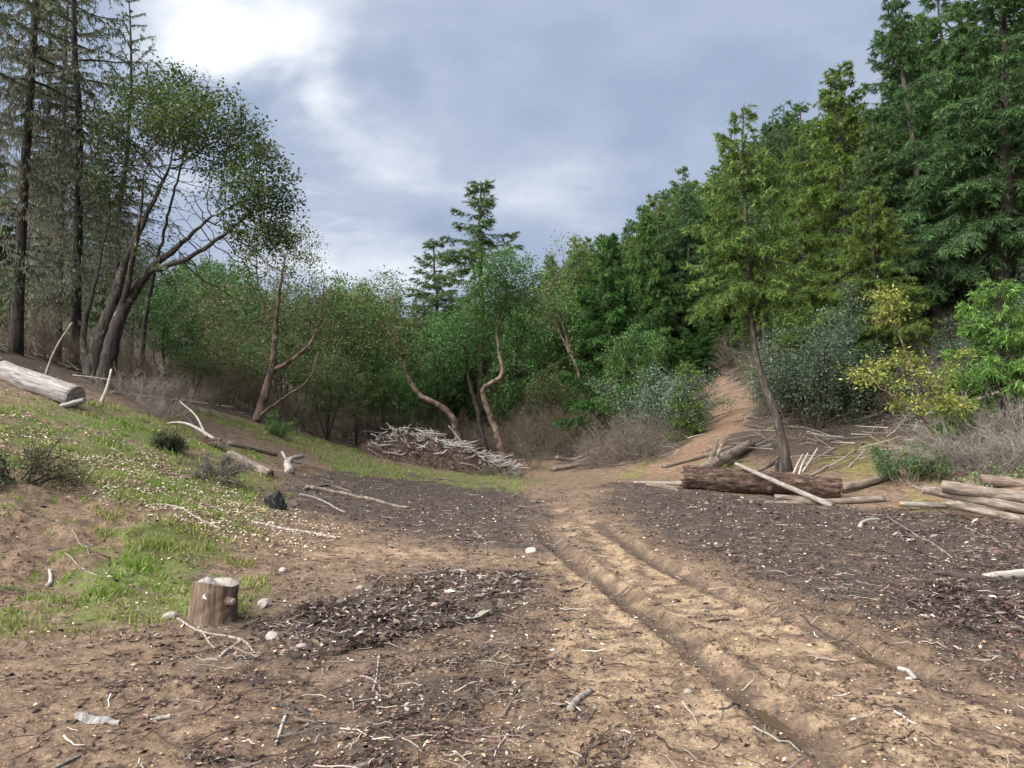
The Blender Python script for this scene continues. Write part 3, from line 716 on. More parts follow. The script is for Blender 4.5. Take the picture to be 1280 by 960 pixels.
BARKS = {'dark': 'bark_dark', 'mid': 'bark_fir', 'yellow': 'bark_fir', 'blue': 'bark_fir', 'pole': 'bark_fir', 'pole_dark': 'bark_fir', 'broad': 'bark_dark', 'sparse': 'bark_dark', 'lichened': 'bark_oak', 'sapling': 'bark_fir', 'sapling_bright': 'bark_fir'}
first = {}
def hill_zone(px, D):
    z = 'near the broad dense tree' if px < 800 else 'above the earth path' if px < 895 else 'behind the crooked fir' if px < 1010 else 'behind the yellow-green firs' if px < 1110 else 'behind the lichen-spotted trunk' if px < 1210 else 'above the bright green sapling'
    return (' far up the slope ' if D > 62 else ' low on the hillside ' if D < 38 else ' midway up the hillside ') + z
def wood_zone(px):
    return 'behind the leaning oak' if px < 270 else 'behind the open madrone' if px < 390 else 'beside the sinuous madrone' if px < 480 else 'behind the slash pile' if px < 590 else 'behind the kinked madrone' if px < 680 else 'beside the broad dense tree'
def put_fir(key, x, y, h, label, group=None, name='fir_tree', rot=None, wide=1.0, tilt=(0, 0), z=None):
    s = h / PH[key]; rot = rng.uniform(0, 6.28) if rot is None else rot
    z = gz(x, y) if z is None else z; loc = (x, y, z - 0.05); sc = (s * wide, s * wide, s)
    if key not in first:
        t = make_tree(name, label, 'tree', loc, protos[key], BARKS[key], 'needles', group, rot, sc); first[key] = t; t.rotation_euler = (*tilt, rot)
        return t
    t = copy_thing(first[key], loc, rot, sc, label, None, tilt); t.name = name
    if group: t['group'] = group
    elif 'group' in t: del t['group']
    return t
def fir_px(key, px, D, pytop, label, **k):
    p = gd(px, D); return put_fir(key, p[0], p[1], topz(px, pytop, D) - p[2], label, **k)

# --- the individual conifers of the right-hand hill
b0 = gp(985, 588); D0 = b0[1]
trunkA = rel(b0, [(985, 588, D0), (972, 525, D0), (955, 480, D0 + .1), (944, 440, D0 + .3), (940, 390, D0 + .4), (936, 330, D0 + .4), (931, 250, D0 + .5), (928, 190, D0 + .5), (930, 128, D0 + .5)])
trunkA = spline(trunkA, 24)
gA = conifer_geo(40, 10, 0.115, 0.50, 1.9, 80, 1750, 28, GREENS['fir_yellow'] + GREENS['fir_mid'], trunk=trunkA, dead=44, droop=0.08)
make_tree('fir_tree', 'fir with a crooked bare lower trunk rooted behind the thick bark log', 'tree', b0, gA, 'bark_fir')
b1 = gd(1176, 28.5)
trunkB = spline(rel(b1, [(1176, 447, 28.5), (1168, 400, 28.5), (1160, 330, 28.6), (1150, 250, 28.7), (1138, 150, 28.8), (1124, 70, 29), (1118, -8, 29)]), 24)
gB = conifer_geo(41, 13, 0.22, 0.26, 3.1, 125, 3400, 33, GREENS['fir_blue'], trunk=trunkB, dead=16, droop=0.13, lich=260)
make_tree('fir_tree', 'tall blue-green fir with a pale lichen-spotted trunk on the hillside', 'tree', b1, gB, 'bark_fir')
fir_px('yellow', 1055, 31, 82, 'yellow-green fir directly beside the tall blue-green fir', wide=1.15)
fir_px('blue', 1010, 36, 165, 'blue-green fir rising behind the yellow-green fir')
fir_px('mid', 1200, 34, -20, 'tall dense fir behind the lichen-spotted fir trunk', wide=1.2)
fir_px('blue', 1262, 27, -120, 'broad fir towering over the bright green sapling', wide=1.3)
fir_px('mid', 1150, 38, 20, 'mid-green fir filling the gap behind the lichen-spotted trunk', wide=1.1)
fir_px('yellow', 1095, 26, 235, 'low yellow-green fir below the tall blue-green fir', wide=1.25)
fir_px('yellow', 1000, 27.5, 250, 'low yellow-green fir beside the crooked fir', wide=1.1)
fir_px('sparse', 957, 36, 150, 'thin dark-tipped fir behind the crooked fir', wide=0.85)
fir_px('broad', 765, 36, 296, 'broad dense dark green tree above the brown brush', name='evergreen_tree', wide=1.0)
fir_px('broad', 815, 43, 268, 'broad dense green tree uphill of the blue-green bush', name='evergreen_tree', wide=0.8)
fir_px('sparse', 600, 47, 218, 'tall sparse fir standing above the valley madrones', wide=1.55)
fir_px('sparse', 552, 50, 295, 'smaller sparse fir beside the tall sparse fir', wide=1.6)
p = gp(857, 548); put_fir('sapling', p[0], p[1], 2.7, 'young fir sapling at the edge of the earth path', name='fir_sapling', wide=1.0)
p = gd(1256, 18.5); put_fir('sapling_bright', p[0], p[1], topz(1256, 352, 18.5) - p[2], 'bright green young fir above the bare grey brush', name='fir_sapling', wide=1.0)

# --- the forest on the hill
kinds = [('mid', 'mid-green fir'), ('dark', 'dark green fir'), ('yellow', 'yellow-green fir'),
         ('blue', 'blue-green fir'), ('pole', 'slender fir with a long bare trunk'), ('pole_dark', 'slender dark fir with a bare trunk')]
placed = [(b0[0], b0[1]), (b1[0], b1[1])]
def free(x, y, d):
    for a, c in placed:
        if (a - x) ** 2 + (c - y) ** 2 < d * d: return False
    placed.append((x, y)); return True
gH = np.random.default_rng(77); cnt = 0
for _ in range(6000):
    if cnt >= 125: break
    D = 23 * (115 / 23) ** gH.uniform(0, 1); px = gH.uniform(690, 1420); x = (px - 640) / F * D
    zt = float(H0(np.array(x), np.array(D)))
    if zt < 2.6 + 0.015 * D: continue
    if px < 945 and D < (66 if px > 868 else 47) and px > 830: continue
    if px > 930 and D < 28: continue
    if px > 1190 and D < 33: continue
    if polydist(np.array([x]), np.array([D]), PATHLINE)[0][0] < 2.2: continue
    if not free(x, D, 1.6 + 0.018 * D): continue
    pr = np.array([.26, .12, .20, .14, .16, .12]); 
    if D < 50 and px > 780: pr = np.array([.12, .08, .10, .06, .36, .28])
    k = gH.choice(6, p=pr); key, lab = kinds[k]
    h = gH.uniform(9.5, 13.5) * (1.0 if px > 900 else 0.92)
    put_fir(key, x, D, h, lab + hill_zone(px, D), group='firs of the hillside forest', rot=gH.uniform(0, 6.28), wide=gH.uniform(0.9, 1.15)); cnt += 1

SKX, SKY_ = [680, 700, 740, 780, 830, 870, 930, 1000, 1060, 1280], [318, 308, 285, 268, 232, 205, 178, 140, 100, 40]
cnt = 0
for _ in range(4000):
    if cnt >= 75: break
    D = gH.uniform(46, 74); px = gH.uniform(685, 1010); x = (px - 640) / F * D
    zt = float(H0(np.array(x), np.array(D)))
    if zt < 2.0 or not free(x, D, 1.9): continue
    h = topz(px, np.interp(px, SKX, SKY_) + abs(gH.normal(0, 26)), D) - zt
    if h < 6 or h > 15: continue
    k = gH.choice(6, p=[.34, .16, .20, .18, .08, .04]); key, lab = kinds[k]
    put_fir(key, x, D, h, lab + hill_zone(px, D), group='firs of the hillside forest', rot=gH.uniform(0, 6.28), wide=gH.uniform(0.85, 1.1)); cnt += 1
for px, D, pt, key in [(880, 42.5, 402, 'broad'), (903, 44, 392, 'broad'), (922, 43, 398, 'broad'), (860, 41.5, 410, 'broad'), (938, 40, 405, 'broad'), (872, 46, 330, 'mid'), (900, 47.5, 300, 'yellow'), (925, 46, 330, 'mid'), (850, 48, 300, 'dark'), (948, 42, 310, 'yellow'), (885, 51, 280, 'pole')]:
    fir_px(key, px, D, pt, {'broad': 'low bushy evergreen crowding the top of the earth path', 'mid': 'mid-green fir closing in the top of the earth path', 'yellow': 'yellow-green fir closing in the top of the earth path', 'dark': 'dark fir closing in the top of the earth path', 'pole': 'bare-trunked fir closing in the top of the earth path'}[key], group='firs at the top of the earth path', wide=1.1)

# --- far slope at the head of the valley
cnt = 0
for _ in range(3000):
    if cnt >= 60: break
    D = gH.uniform(85, 190); px = gH.uniform(380, 700); x = (px - 640) / F * D
    if not free(x, D, 4.5): continue
    key = gH.choice(['dark', 'blue', 'mid']); put_fir(key, x, D, gH.uniform(9, 14), 'distant fir on the slope closing the valley ' + wood_zone(px), group='firs on the far slope', rot=gH.uniform(0, 6.28)); cnt += 1

# --- left wood: lichen hung firs at the top of the bank
for px, D, ht, lab in [(18, 21, 19, 'lichen-hung fir with a thick trunk behind the weathered log'), (92, 22.5, 17.5, 'lichen-hung fir with a slim dark trunk beside the leaning oak'),
                       (-60, 19, 18, 'lichen-hung fir at the outer edge of the bank'), (50, 27, 16, 'grey lichen-hung fir deep behind the weathered log'), (140, 26, 14, 'lichen-hung fir directly behind the leaning oak'), (70, 24, 15, 'slim lichen-hung fir next to the leaning pole')]:
    p = gd(px, D); put_fir('lichened', p[0], p[1], ht, lab, name='fir_tree', wide=rng.uniform(.7, .95)); placed.append((p[0], p[1]))
for px, D, ht, k in [(120, 36, 9, 'dark'), (40, 40, 10, 'mid'), (-30, 38, 11, 'dark')]:
    p = gd(px, D); put_fir(k, p[0], p[1], ht, 'dense fir shading the wood behind the bank', group='firs in the wood behind the bank', wide=1.15); placed.append((p[0], p[1]))

# ------------------------------------------------------------------ broad-leaved trees built one by one
# leaning many-stemmed oak on the bank
Do = 20.0; b = gd(122, Do)
stems = [(rel(b, [(128, 486, Do), (140, 430, Do), (160, 375, Do), (190, 335, Do), (225, 305, Do + .2), (265, 270, Do + .4)]), 0.34, 0.03),
         (rel(b, [(112, 480, Do + .3), (122, 430, Do + .5), (140, 380, Do + .6), (160, 320, Do + .8), (190, 255, Do + .9), (215, 200, Do + 1)]), 0.28, 0.03),
         (rel(b, [(152, 390, Do), (165, 330, Do - .4), (175, 270, Do - .8), (180, 215, Do - 1)]), 0.13, 0.02),
         (rel(b, [(185, 340, Do), (235, 322, Do - .4), (285, 290, Do - .7), (325, 255, Do - .9)]), 0.12, 0.02),
         (rel(b, [(112, 480, Do + .3), (104, 420, Do + .9), (120, 350, Do + 1.2), (135, 280, Do + 1.4)]), 0.16, 0.02)]
ctr = at(232, 268, Do) - b; er = np.array(erad(142, 172, Do, 2.4))
LOBES = [(150, 170, 38, 34, .6), (178, 130, 44, 34, -.6), (222, 118, 48, 34, .8), (262, 138, 46, 36, -.5), (300, 172, 44, 38, .6), (330, 212, 38, 36, -.6), (342, 255, 34, 34, .4), (318, 290, 34, 24, -.8), (205, 165, 44, 28, 1.4), (265, 190, 42, 28, 1.2), (140, 230, 32, 30, .9), (300, 240, 34, 28, -1.5), (230, 150, 46, 28, -1.5), (352, 300, 22, 18, .2)]
lobes = [(at(px, py, Do + dy) - b, np.array(erad(rx, rz, Do, 1.0))) for px, py, rx, rz, dy in LOBES]
def in_lobe(P, g):
    ok = g.uniform(size=len(P)) < 0.03
    for c_, r_ in lobes: ok |= (((P - c_) / (r_ * 1.08)) ** 2).sum(1) < 1
    return ok
geo = broadleaf(50, stems, [(ctr, er * .92, 1300, 0.0)] + [(c_, r_, 190, 0.0) for c_, r_ in lobes], GREENS['oak'], nleaf=26, lsize=(0.11, 0.058), tip=0.007, cmin=-0.3, step=0.2, infl=2.0, kill=0.28, spread=0.16, leaf_if=in_lobe, thr=0.014)
make_tree('oak_tree', 'leaning many-stemmed oak with a wide dome crown on the bank', 'tree', b, geo, 'bark_oak', 'leaves'); placed.append((b[0], b[1]))
# bare tree beside it
b = gd(175, 25); geo = broadleaf(51, [(rel(b, [(175, 490, 25), (185, 380, 25), (215, 250, 25), (240, 160, 25)]), 0.12, 0.03)], [(at(245, 150, 25) - b, erad(75, 75, 25), 260, 0.0)], GREENS['oak'], nleaf=1, lsize=(0.03, 0.015), step=0.2, kill=0.4, frac=0.15, thr=0.01)
make_tree('bare_tree', 'leafless tree with fine twigs showing above the oak dome', 'tree', b, geo, 'bark_oak', 'leaves')
# madrone with wide bare limbs on the grassy shelf
D1 = 28.0; b = gd(322, D1)
stems = [(rel(b, [(320, 530, D1), (332, 490, D1), (341, 455, D1), (344, 410, D1), (350, 360, D1 + .2), (362, 300, D1 + .3)]), 0.24, 0.02),
         (rel(b, [(338, 465, D1), (372, 445, D1 - .3), (395, 415, D1 - .4), (403, 375, D1 - .4), (405, 345, D1 - .4)]), 0.12, 0.02),
         (rel(b, [(322, 522, D1), (350, 500, D1 - .6), (385, 475, D1 - .9), (398, 440, D1 - 1)]), 0.08, 0.035),
         (rel(b, [(343, 420, D1), (325, 370, D1 + .4), (320, 320, D1 + .6)]), 0.08, 0.03)]
geo = broadleaf(52, stems, [(at(345, 315, D1) - b, erad(62, 50, D1), 560, 0.4), (at(300, 390, D1 + 1) - b, erad(60, 50, D1), 480, 0.4), (at(405, 385, D1) - b, erad(45, 45, D1), 420, 0.4), (at(345, 430, D1 + 1.5) - b, erad(95, 35, D1), 260, 0.2)],
                GREENS['madrone'], nleaf=13, lsize=(0.12, 0.06), cmin=-0.14, step=0.2, kill=0.33, spread=0.2)
make_tree('madrone_tree', 'open madrone with wide bare orange limbs on the grassy shelf', 'tree', b, geo, 'bark_madrone', 'leaves'); placed.append((b[0], b[1]))
# sinuous madrone behind the slash pile
D2 = 38.0; b = gd(574, D2)
stems = [(rel(b, [(574, 575, D2), (572, 545, D2), (562, 516, D2), (542, 503, D2), (522, 492, D2 + .2), (508, 466, D2 + .3), (500, 435, D2 + .3), (478, 408, D2 + .3), (462, 385, D2 + .3)]), 0.30, 0.03),
         (rel(b, [(502, 445, D2), (496, 410, D2 - .3), (490, 370, D2 - .4)]), 0.11, 0.05)]
geo = broadleaf(53, stems, [(at(486, 362, D2) - b, erad(24, 28, D2), 160, 0.3), (at(455, 375, D2) - b, erad(32, 28, D2), 160, 0.3), (at(500, 405, D2) - b, erad(36, 26, D2), 180, 0.3), (at(462, 425, D2) - b, erad(34, 28, D2), 160, 0.3), (at(515, 440, D2) - b, erad(20, 26, D2), 90, 0.3)],
                GREENS['madrone'], nleaf=22, lsize=(0.14, 0.075), cmin=-0.14, step=0.22, kill=0.34, spread=0.24)
make_tree('madrone_tree', 'sinuous madrone whose orange trunk snakes up behind the slash pile', 'tree', b, geo, 'bark_madrone', 'leaves'); placed.append((b[0], b[1]))
# kinked madrone at the right end of the pile
D3 = 35.0; b = gd(629, D3)
stems = [(rel(b, [(630, 590, D3), (626, 560, D3), (615, 525, D3), (603, 490, D3), (616, 478, D3), (628, 468, D3), (624, 440, D3), (621, 410, D3), (628, 375, D3), (642, 350, D3)]), 0.26, 0.03)]
geo = broadleaf(54, stems, [(at(632, 345, D3) - b, erad(46, 36, D3), 420, 0.3), (at(655, 380, D3) - b, erad(32, 30, D3), 180, 0.3), (at(604, 380, D3) - b, erad(30, 34, D3), 160, 0.3)],
                GREENS['bay'], nleaf=34, lsize=(0.13, 0.07), cmin=-0.14, step=0.2, kill=0.32, spread=0.22)
make_tree('madrone_tree', 'kinked madrone with a bare tan trunk at the end of the slash pile', 'tree', b, geo, 'bark_madrone', 'leaves'); placed.append((b[0], b[1]))
D4 = 37.0; b = gd(606, D4)
stems = [(rel(b, [(609, 575, D4), (598, 520, D4), (588, 480, D4), (580, 430, D4)]), 0.22, 0.08)]
geo = broadleaf(55, stems, [(at(582, 420, D4) - b, erad(40, 46, D4), 520, 0.3)], GREENS['bay'], nleaf=24, lsize=(0.13, 0.07), cmin=-0.14, step=0.2, kill=0.32, spread=0.22)
make_tree('bay_tree', 'dark-trunked bay tree with a dense round crown behind the slash pile', 'tree', b, geo, 'bark_dark', 'leaves'); placed.append((b[0], b[1]))
# open madrone high above the valley
D5 = 58.0; b = gd(712, D5)
geo = broadleaf(56, [(rel(b, [(712, 470, D5), (720, 400, D5), (712, 340, D5)]), 0.2, 0.08)], [(at(712, 312, D5) - b, erad(30, 22, D5), 220, 0.5), (at(735, 335, D5) - b, erad(22, 18, D5), 90, 0.3)], GREENS['olive'], nleaf=18, lsize=(0.17, 0.09), step=0.3, kill=0.45, spread=0.28)
make_tree('madrone_tree', 'olive-green madrone with an open crown against the sky', 'tree', b, geo, 'bark_madrone', 'leaves')
D6 = 42.0; b = gd(730, D6)
geo = broadleaf(57, [(rel(b, [(732, 560, D6), (726, 480, D6), (712, 440, D6), (692, 400, D6), (680, 372, D6)]), 0.15, 0.05), (rel(b, [(714, 445, D6), (700, 395, D6 + .3)]), 0.07, 0.04)],
                [(at(678, 375, D6) - b, erad(30, 40, D6), 260, 0.3), (at(700, 345, D6) - b, erad(26, 24, D6), 120, 0.3)], GREENS['olive'] + GREENS['madrone'], nleaf=18, lsize=(0.15, 0.08), step=0.24, kill=0.38, spread=0.24)
make_tree('madrone_tree', 'leaning madrone with pale split limbs beside the broad dense tree', 'tree', b, geo, 'bark_madrone', 'leaves'); placed.append((b[0], b[1]))
# yellow madrone sapling by the logs
D7 = 17.8; b = gd(1174, D7)
stems = [(rel(b, [(1176, 600, D7), (1168, 560, D7), (1158, 530, D7), (1150, 500, D7), (1136, 450, D7), (1118, 405, D7), (1106, 375, D7)]), 0.075, 0.02),
         (rel(b, [(1158, 530, D7), (1140, 510, D7 - .2), (1100, 485, D7 - .3)]), 0.03, 0.012), (rel(b, [(1152, 505, D7), (1175, 470, D7 + .2), (1192, 440, D7 + .3)]), 0.035, 0.012)]
geo = broadleaf(58, stems, [(at(1104, 385, D7) - b, erad(28, 28, D7), 120, 0.3), (at(1090, 465, D7) - b, erad(34, 22, D7), 110, 0.3), (at(1135, 470, D7) - b, erad(40, 30, D7), 110, 0.3), (at(1188, 455, D7) - b, erad(26, 30, D7), 110, 0.3), (at(1165, 510, D7) - b, erad(50, 22, D7), 130, 0.3)],
                GREENS['yellow'], nleaf=26, lsize=(0.10, 0.045), step=0.12, infl=1.2, kill=0.2, spread=0.10, tip=0.004)
make_tree('madrone_sapling', 'yellow-leaved young madrone beside the stacked logs', 'tree', b, geo, 'bark_madrone', 'leaves')

# broad-leaved prototypes for the valley wood
bl = {}
for key, sd_, hh, wd, cols, nl in [('round_bay', 61, 7.0, 2.6, GREENS['bay'], 9), ('round_oak', 62, 7.0, 2.8, GREENS['oak'] + GREENS['olive'][:1], 8), ('pale_madrone', 63, 7.5, 2.5, GREENS['madrone'], 7), ('olive_tree', 64, 6.5, 2.6, GREENS['olive'], 8)]:
    g_ = np.random.default_rng(sd_)
    st = [(np.array([(0, 0, -.2), (.1, .1, hh * .2), (g_.uniform(-.3, .3), g_.uniform(-.3, .3), hh * .45), (g_.uniform(-.5, .5), g_.uniform(-.5, .5), hh * .7)]), 0.17, 0.06),
          (np.array([(0, 0, 0), (.4, -.2, hh * .25), (.9, -.4, hh * .5)]), 0.1, 0.05), (np.array([(0, 0, 0), (-.5, .3, hh * .25), (-1.0, .4, hh * .55)]), 0.1, 0.05)]
    sp_ = [((0, 0, hh * .66), (wd * .8, wd * .8, hh * .32), 420, 0.4)] + [((math.cos(a) * wd * .6, math.sin(a) * wd * .6, hh * g_.uniform(.35, .7)), (wd * .5, wd * .5, hh * .18), 130, 0.3) for a in np.arange(5) * 1.257]
    bl[key] = (broadleaf(sd_, st, sp_, cols, nleaf=nl * 4, lsize=(0.16, 0.085), step=0.25, kill=0.34, spread=0.2), hh)
blfirst = {}
def put_bl(key, x, y, h, label, group, wide=1.0, name='broadleaf_tree', sink=0.0):
    geo, hh = bl[key]; s = h / hh; loc = (x, y, gz(x, y) - 0.05 - sink); rot = rng.uniform(0, 6.28)
    if key not in blfirst:
        blfirst[key] = make_tree(name, label, 'tree', loc, geo, 'bark_madrone' if 'madrone' in key else 'bark_dark', 'leaves', group, rot, (s * wide, s * wide, s)); return blfirst[key]
    t = copy_thing(blfirst[key], loc, rot, (s * wide, s * wide, s), label, group); t.name = name; return t
blab = {'round_bay': 'round deep green bay tree', 'round_oak': 'dull green oak', 'pale_madrone': 'pale-leaved madrone', 'olive_tree': 'olive-green tree'}
BG = 'broad-leaved trees of the valley wood'
for px, D, pt, key in [(205, 30, 350, 'round_bay'), (250, 34, 340, 'olive_tree'), (285, 32, 400, 'pale_madrone'), (240, 27, 430, 'round_oak'), (300, 45, 335, 'round_bay'), (350, 50, 345, 'olive_tree'), (395, 38, 342, 'round_oak'), (430, 42, 340, 'round_bay'),
                       (460, 50, 345, 'round_bay'), (410, 33, 430, 'olive_tree'), (445, 37, 440, 'round_oak'), (480, 42, 455, 'round_bay'), (520, 46, 440, 'round_bay'), (545, 44, 385, 'round_bay'), (530, 60, 410, 'round_oak'), (500, 66, 400, 'round_bay'), (570, 55, 375, 'round_bay'),
                       (650, 45, 380, 'round_bay'), (665, 50, 335, 'round_bay'), (690, 40, 450, 'olive_tree'), (705, 48, 350, 'round_bay'), (740, 52, 360, 'round_bay'), (640, 55, 400, 'pale_madrone'), (365, 60, 350, 'round_bay'), (270, 55, 330, 'round_oak'), (210, 42, 330, 'round_bay'),
                       (320, 38, 420, 'round_bay'), (790, 33, 400, 'round_bay'), (160, 36, 300, 'round_oak'), (30, 30, 330, 'round_oak'), (-20, 27, 320, 'round_bay')]:
    p = gd(px, D); h = topz(px, pt, D) - p[2]
    put_bl(key, p[0], p[1], h, blab[key] + (' at the wood edge ' if D < 40 else ' inside the valley wood ') + wood_zone(px), BG, wide=min(1.25, max(0.75, 4.5 / h)) * rng.uniform(0.9, 1.1)); placed.append((p[0], p[1]))

cnt = 0
for _ in range(4000):
    if cnt >= 62: break
    D = gH.uniform(50, 92); px = gH.uniform(120, 700); x = (px - 640) / F * D
    if not free(x, D, 3.0): continue
    cnt += 1
    if gH.uniform() < .45: put_fir(['dark', 'mid', 'blue'][gH.integers(3)], x, D, gH.uniform(6.5, 10.5), 'fir standing back in the valley wood ' + wood_zone(px), group='firs of the valley wood', rot=gH.uniform(0, 6.28))
    else:
        key = ['round_bay', 'round_oak', 'olive_tree', 'pale_madrone'][gH.integers(4)]; put_bl(key, x, D, gH.uniform(6, 9), blab[key] + (' far back in the valley wood ' if D > 68 else ' deep in the valley wood ') + wood_zone(px), BG, wide=gH.uniform(.8, 1.1))

# ------------------------------------------------------------------ shrubs
def shrub(name, label, loc, mb, fol, wood='twig', leaf='leaves', group=None, scale=1.0, rotz=0, cat='shrub'):
    t = thing(name, label, cat, loc, group, rotz, scale); link('stems', mb.mesh('stems', False), M[wood], t, kind='stuff')
    if fol is not None: link('foliage', fol, M[leaf], t, kind='stuff')
    return t
def leafy(seed, hh, sprd, nst, nlv, size, cols, spread=0.05, n1=8, n2=5, base=0.3):
    n1 = max(4, n1 - 2); n2 = max(3, n2 - 2)
    mb, P2 = bare_geo(seed, nst, hh, sprd, n1, n2, 0.014 * max(1, hh / 2), 1.0, base); return mb, leaves_on(np.random.default_rng(seed + 1), P2, nlv, size, cols, spread)
def sh_px(px, py): return gp(px, py) - np.array([0, 0, 0.03])
mb, fo = leafy(70, 3.7, 0.6, 26, 26000, (0.085, 0.05), GREENS['grey_green'], 0.12, 9, 6, 0.9)
bigbush = shrub('evergreen_bush', 'large grey-green bush between the crooked fir and the yellow madrone', gd(1018, 24.5), mb, fo, 'bark_dark')
mb, fo = leafy(71, 2.9, 0.55, 20, 15000, (0.09, 0.05), GREENS['grey_green'], 0.12, 9, 6, 0.7)
shrub('evergreen_bush', 'tall blue-grey bush next to the young fir at the path', gd(836, 30), mb, fo, 'bark_dark')
for px, D, sc_, lb_ in [(1215, 25, .62, 'grey-green bush uphill of the yellow madrone'), (1278, 24, .7, 'grey-green bush behind the bright green young fir'), (1120, 27, .6, 'grey-green bush at the foot of the lichen-spotted fir'), (1240, 31, .8, 'grey-green bush high on the slope above the bare brush')]:
    copy_thing(bigbush, gd(px, D), D, sc_, lb_)
mb, fo = leafy(72, 1.0, 0.7, 12, 3200, (0.07, 0.04), [(0.05, 0.10, 0.035), (0.08, 0.15, 0.05)], 0.06, 6, 4, 0.3)
shrub('evergreen_bush', 'small leafy green bush left of the yellow madrone stem', sh_px(1133, 604), mb, fo)
mb, fo = leafy(73, 0.55, 0.9, 8, 420, (0.08, 0.045), [(0.10, 0.16, 0.06), (0.15, 0.22, 0.09)], 0.05, 4, 3, 0.15)
sg = shrub('leafy_sprig', 'small green leafy sprig behind the stacked logs', gd(1212, 15.6), mb, fo); copy_thing(sg, gd(1262, 16), 2.0, 0.9, 'small green leafy sprig near the bare grey brush')
mb, fo = leafy(74, 0.55, 0.75, 22, 5200, (0.035, 0.016), [(0.12, 0.125, 0.10), (0.18, 0.185, 0.15), (0.08, 0.08, 0.06)], 0.03, 8, 6, 0.2)
shrub('grey_shrub', 'low grey-leaved shrub on the grassy bank', sh_px(266, 600), mb, fo)
mb, fo = leafy(75, 0.42, 0.6, 16, 4200, (0.04, 0.018), [(0.045, 0.055, 0.028), (0.07, 0.08, 0.04)], 0.03, 8, 6, 0.15)
shrub('dark_shrub', 'small dark green shrub below the tangled branches', sh_px(208, 560), mb, fo, 'stick_dark')
mb, fo = leafy(76, 0.6, 0.8, 20, 3800, (0.04, 0.018), [(0.06, 0.07, 0.03), (0.09, 0.10, 0.045)], 0.05, 8, 5, 0.35)
shrub('dark_shrub', 'straggly dark shrub at the top of the eroded bank', sh_px(22, 590), mb, fo, 'stick_dark')
mb, fo = leafy(77, 0.7, 0.7, 16, 1800, (0.07, 0.035), GREENS['fir_bright'][:2], 0.05, 6, 4, 0.3)
shrub('leafy_shrub', 'bright green leafy shrub below the open madrone', sh_px(350, 546), mb, fo)
# bare brush prototypes
brush = {}
for key, sd_, hh, spd, nst, wd in [('brown', 80, 1.8, 0.75, 34, 'twig'), ('grey', 81, 1.9, 0.9, 30, 'stick_grey'), ('dark', 82, 2.2, 0.6, 28, 'stick_brown')]:
    mb, P2 = bare_geo(sd_, nst, hh, spd, 9, 6, 0.011, 0.9, 0.5)
    brush[key] = (mb, wd, leaves_on(np.random.default_rng(sd_), P2, 900, (0.05, 0.025), GREENS['olive'], 0.06) if key == 'dark' else None)
bf = {}
def put_brush(key, loc, s, label, group=None):
    loc = np.asarray(loc) - np.array([0, 0, 0.05]); rot = rng.uniform(0, 6.28); sc = (s * rng.uniform(.9, 1.15), s * rng.uniform(.9, 1.15), s)
    if key not in bf:
        mb, wd, fo = brush[key]; bf[key] = shrub('bare_brush', label, loc, mb, fo, wd, 'leaves', group, sc, rot); return bf[key]
    t = copy_thing(bf[key], loc, rot, sc, label); t.name = 'bare_brush'
    if group: t['group'] = group
    elif 'group' in t: del t['group']
    return t
for px, D, s in [(770, 26.5, .85), (800, 26, .9), (790, 28, 1.0), (815, 27.5, .8), (760, 28.5, .85), (745, 30, .8)]:
    put_brush('brown', gd(px, D), s, 'rounded brown leafless brush beside the foot of the earth path', 'brown brush at the foot of the path')
for px, D, s in [(1200, 17.5, .8), (1240, 17, .9), (1275, 18, 1.0), (1225, 19, .95), (1300, 16.5, .9), (1265, 20, .9)]:
    put_brush('grey', gd(px, D), s, 'tangled bare grey brush behind the stacked logs', 'grey brush behind the stacked logs')
for px, D, s in [(165, 19.5, .8), (195, 18.5, .65), (150, 21, .9), (215, 20, .6), (180, 22, .9), (235, 23, .7), (120, 23, .9), (70, 22, .9), (20, 23, 1.0)]:
    put_brush('grey' if px in (165, 195, 235) else 'dark', gd(px, D), s * .75, 'tangled bare branches below the leaning oak' if px > 140 else 'dark bare undergrowth behind the weathered log', 'tangled brush around the oak')
for px, D, s in [(640, 40, 1.1), (660, 37, 1.0), (680, 36, 1.1), (705, 38, 1.3), (650, 46, 1.6), (690, 44, 1.7), (720, 42, 1.5), (665, 32, .7), (735, 36, 1.1), (625, 44, 1.2), (480, 42, 1.2), (450, 41, 1.2), (420, 39, 1.2), (400, 36, 1.0), (500, 44, 1.3), (530, 43, 1.2), (380, 34, .9),
                 (560, 44, 1.2), (290, 31, .9), (265, 30, .9), (305, 34, 1.1), (250, 33, 1.1), (360, 36, 1.1), (600, 42, 1.1)]:
    put_brush('dark', gd(px, D), s, 'bare twiggy thicket at the foot of the wood ' + wood_zone(px), 'thickets along the valley wood')
for px, D, s_ in [(868, 43, .9), (885, 44.5, .9), (905, 44, .8), (925, 41, .9), (940, 38, .8), (955, 35, .8), (850, 40, 1.0), (945, 43, 1.0), (960, 31, .6), (852, 34, .7), (862, 37, .8), (970, 28, .6)]:
    put_brush(['brown', 'dark'][int(px) % 2], gd(px, D), s_, 'leafless brush crowding the upper earth path', 'brush along the upper earth path')
for _ in range(34):
    D = gH.uniform(24, 48); px = gH.uniform(930, 1330); p = gd(px, D)
    if polydist(np.array([p[0]]), np.array([p[1]]), PATHLINE)[0][0] < 1.5: continue
    put_brush(['brown', 'dark', 'grey'][gH.integers(3)], p, gH.uniform(.5, .95), 'leafless undergrowth' + hill_zone(px, D), 'undergrowth of the hillside forest')

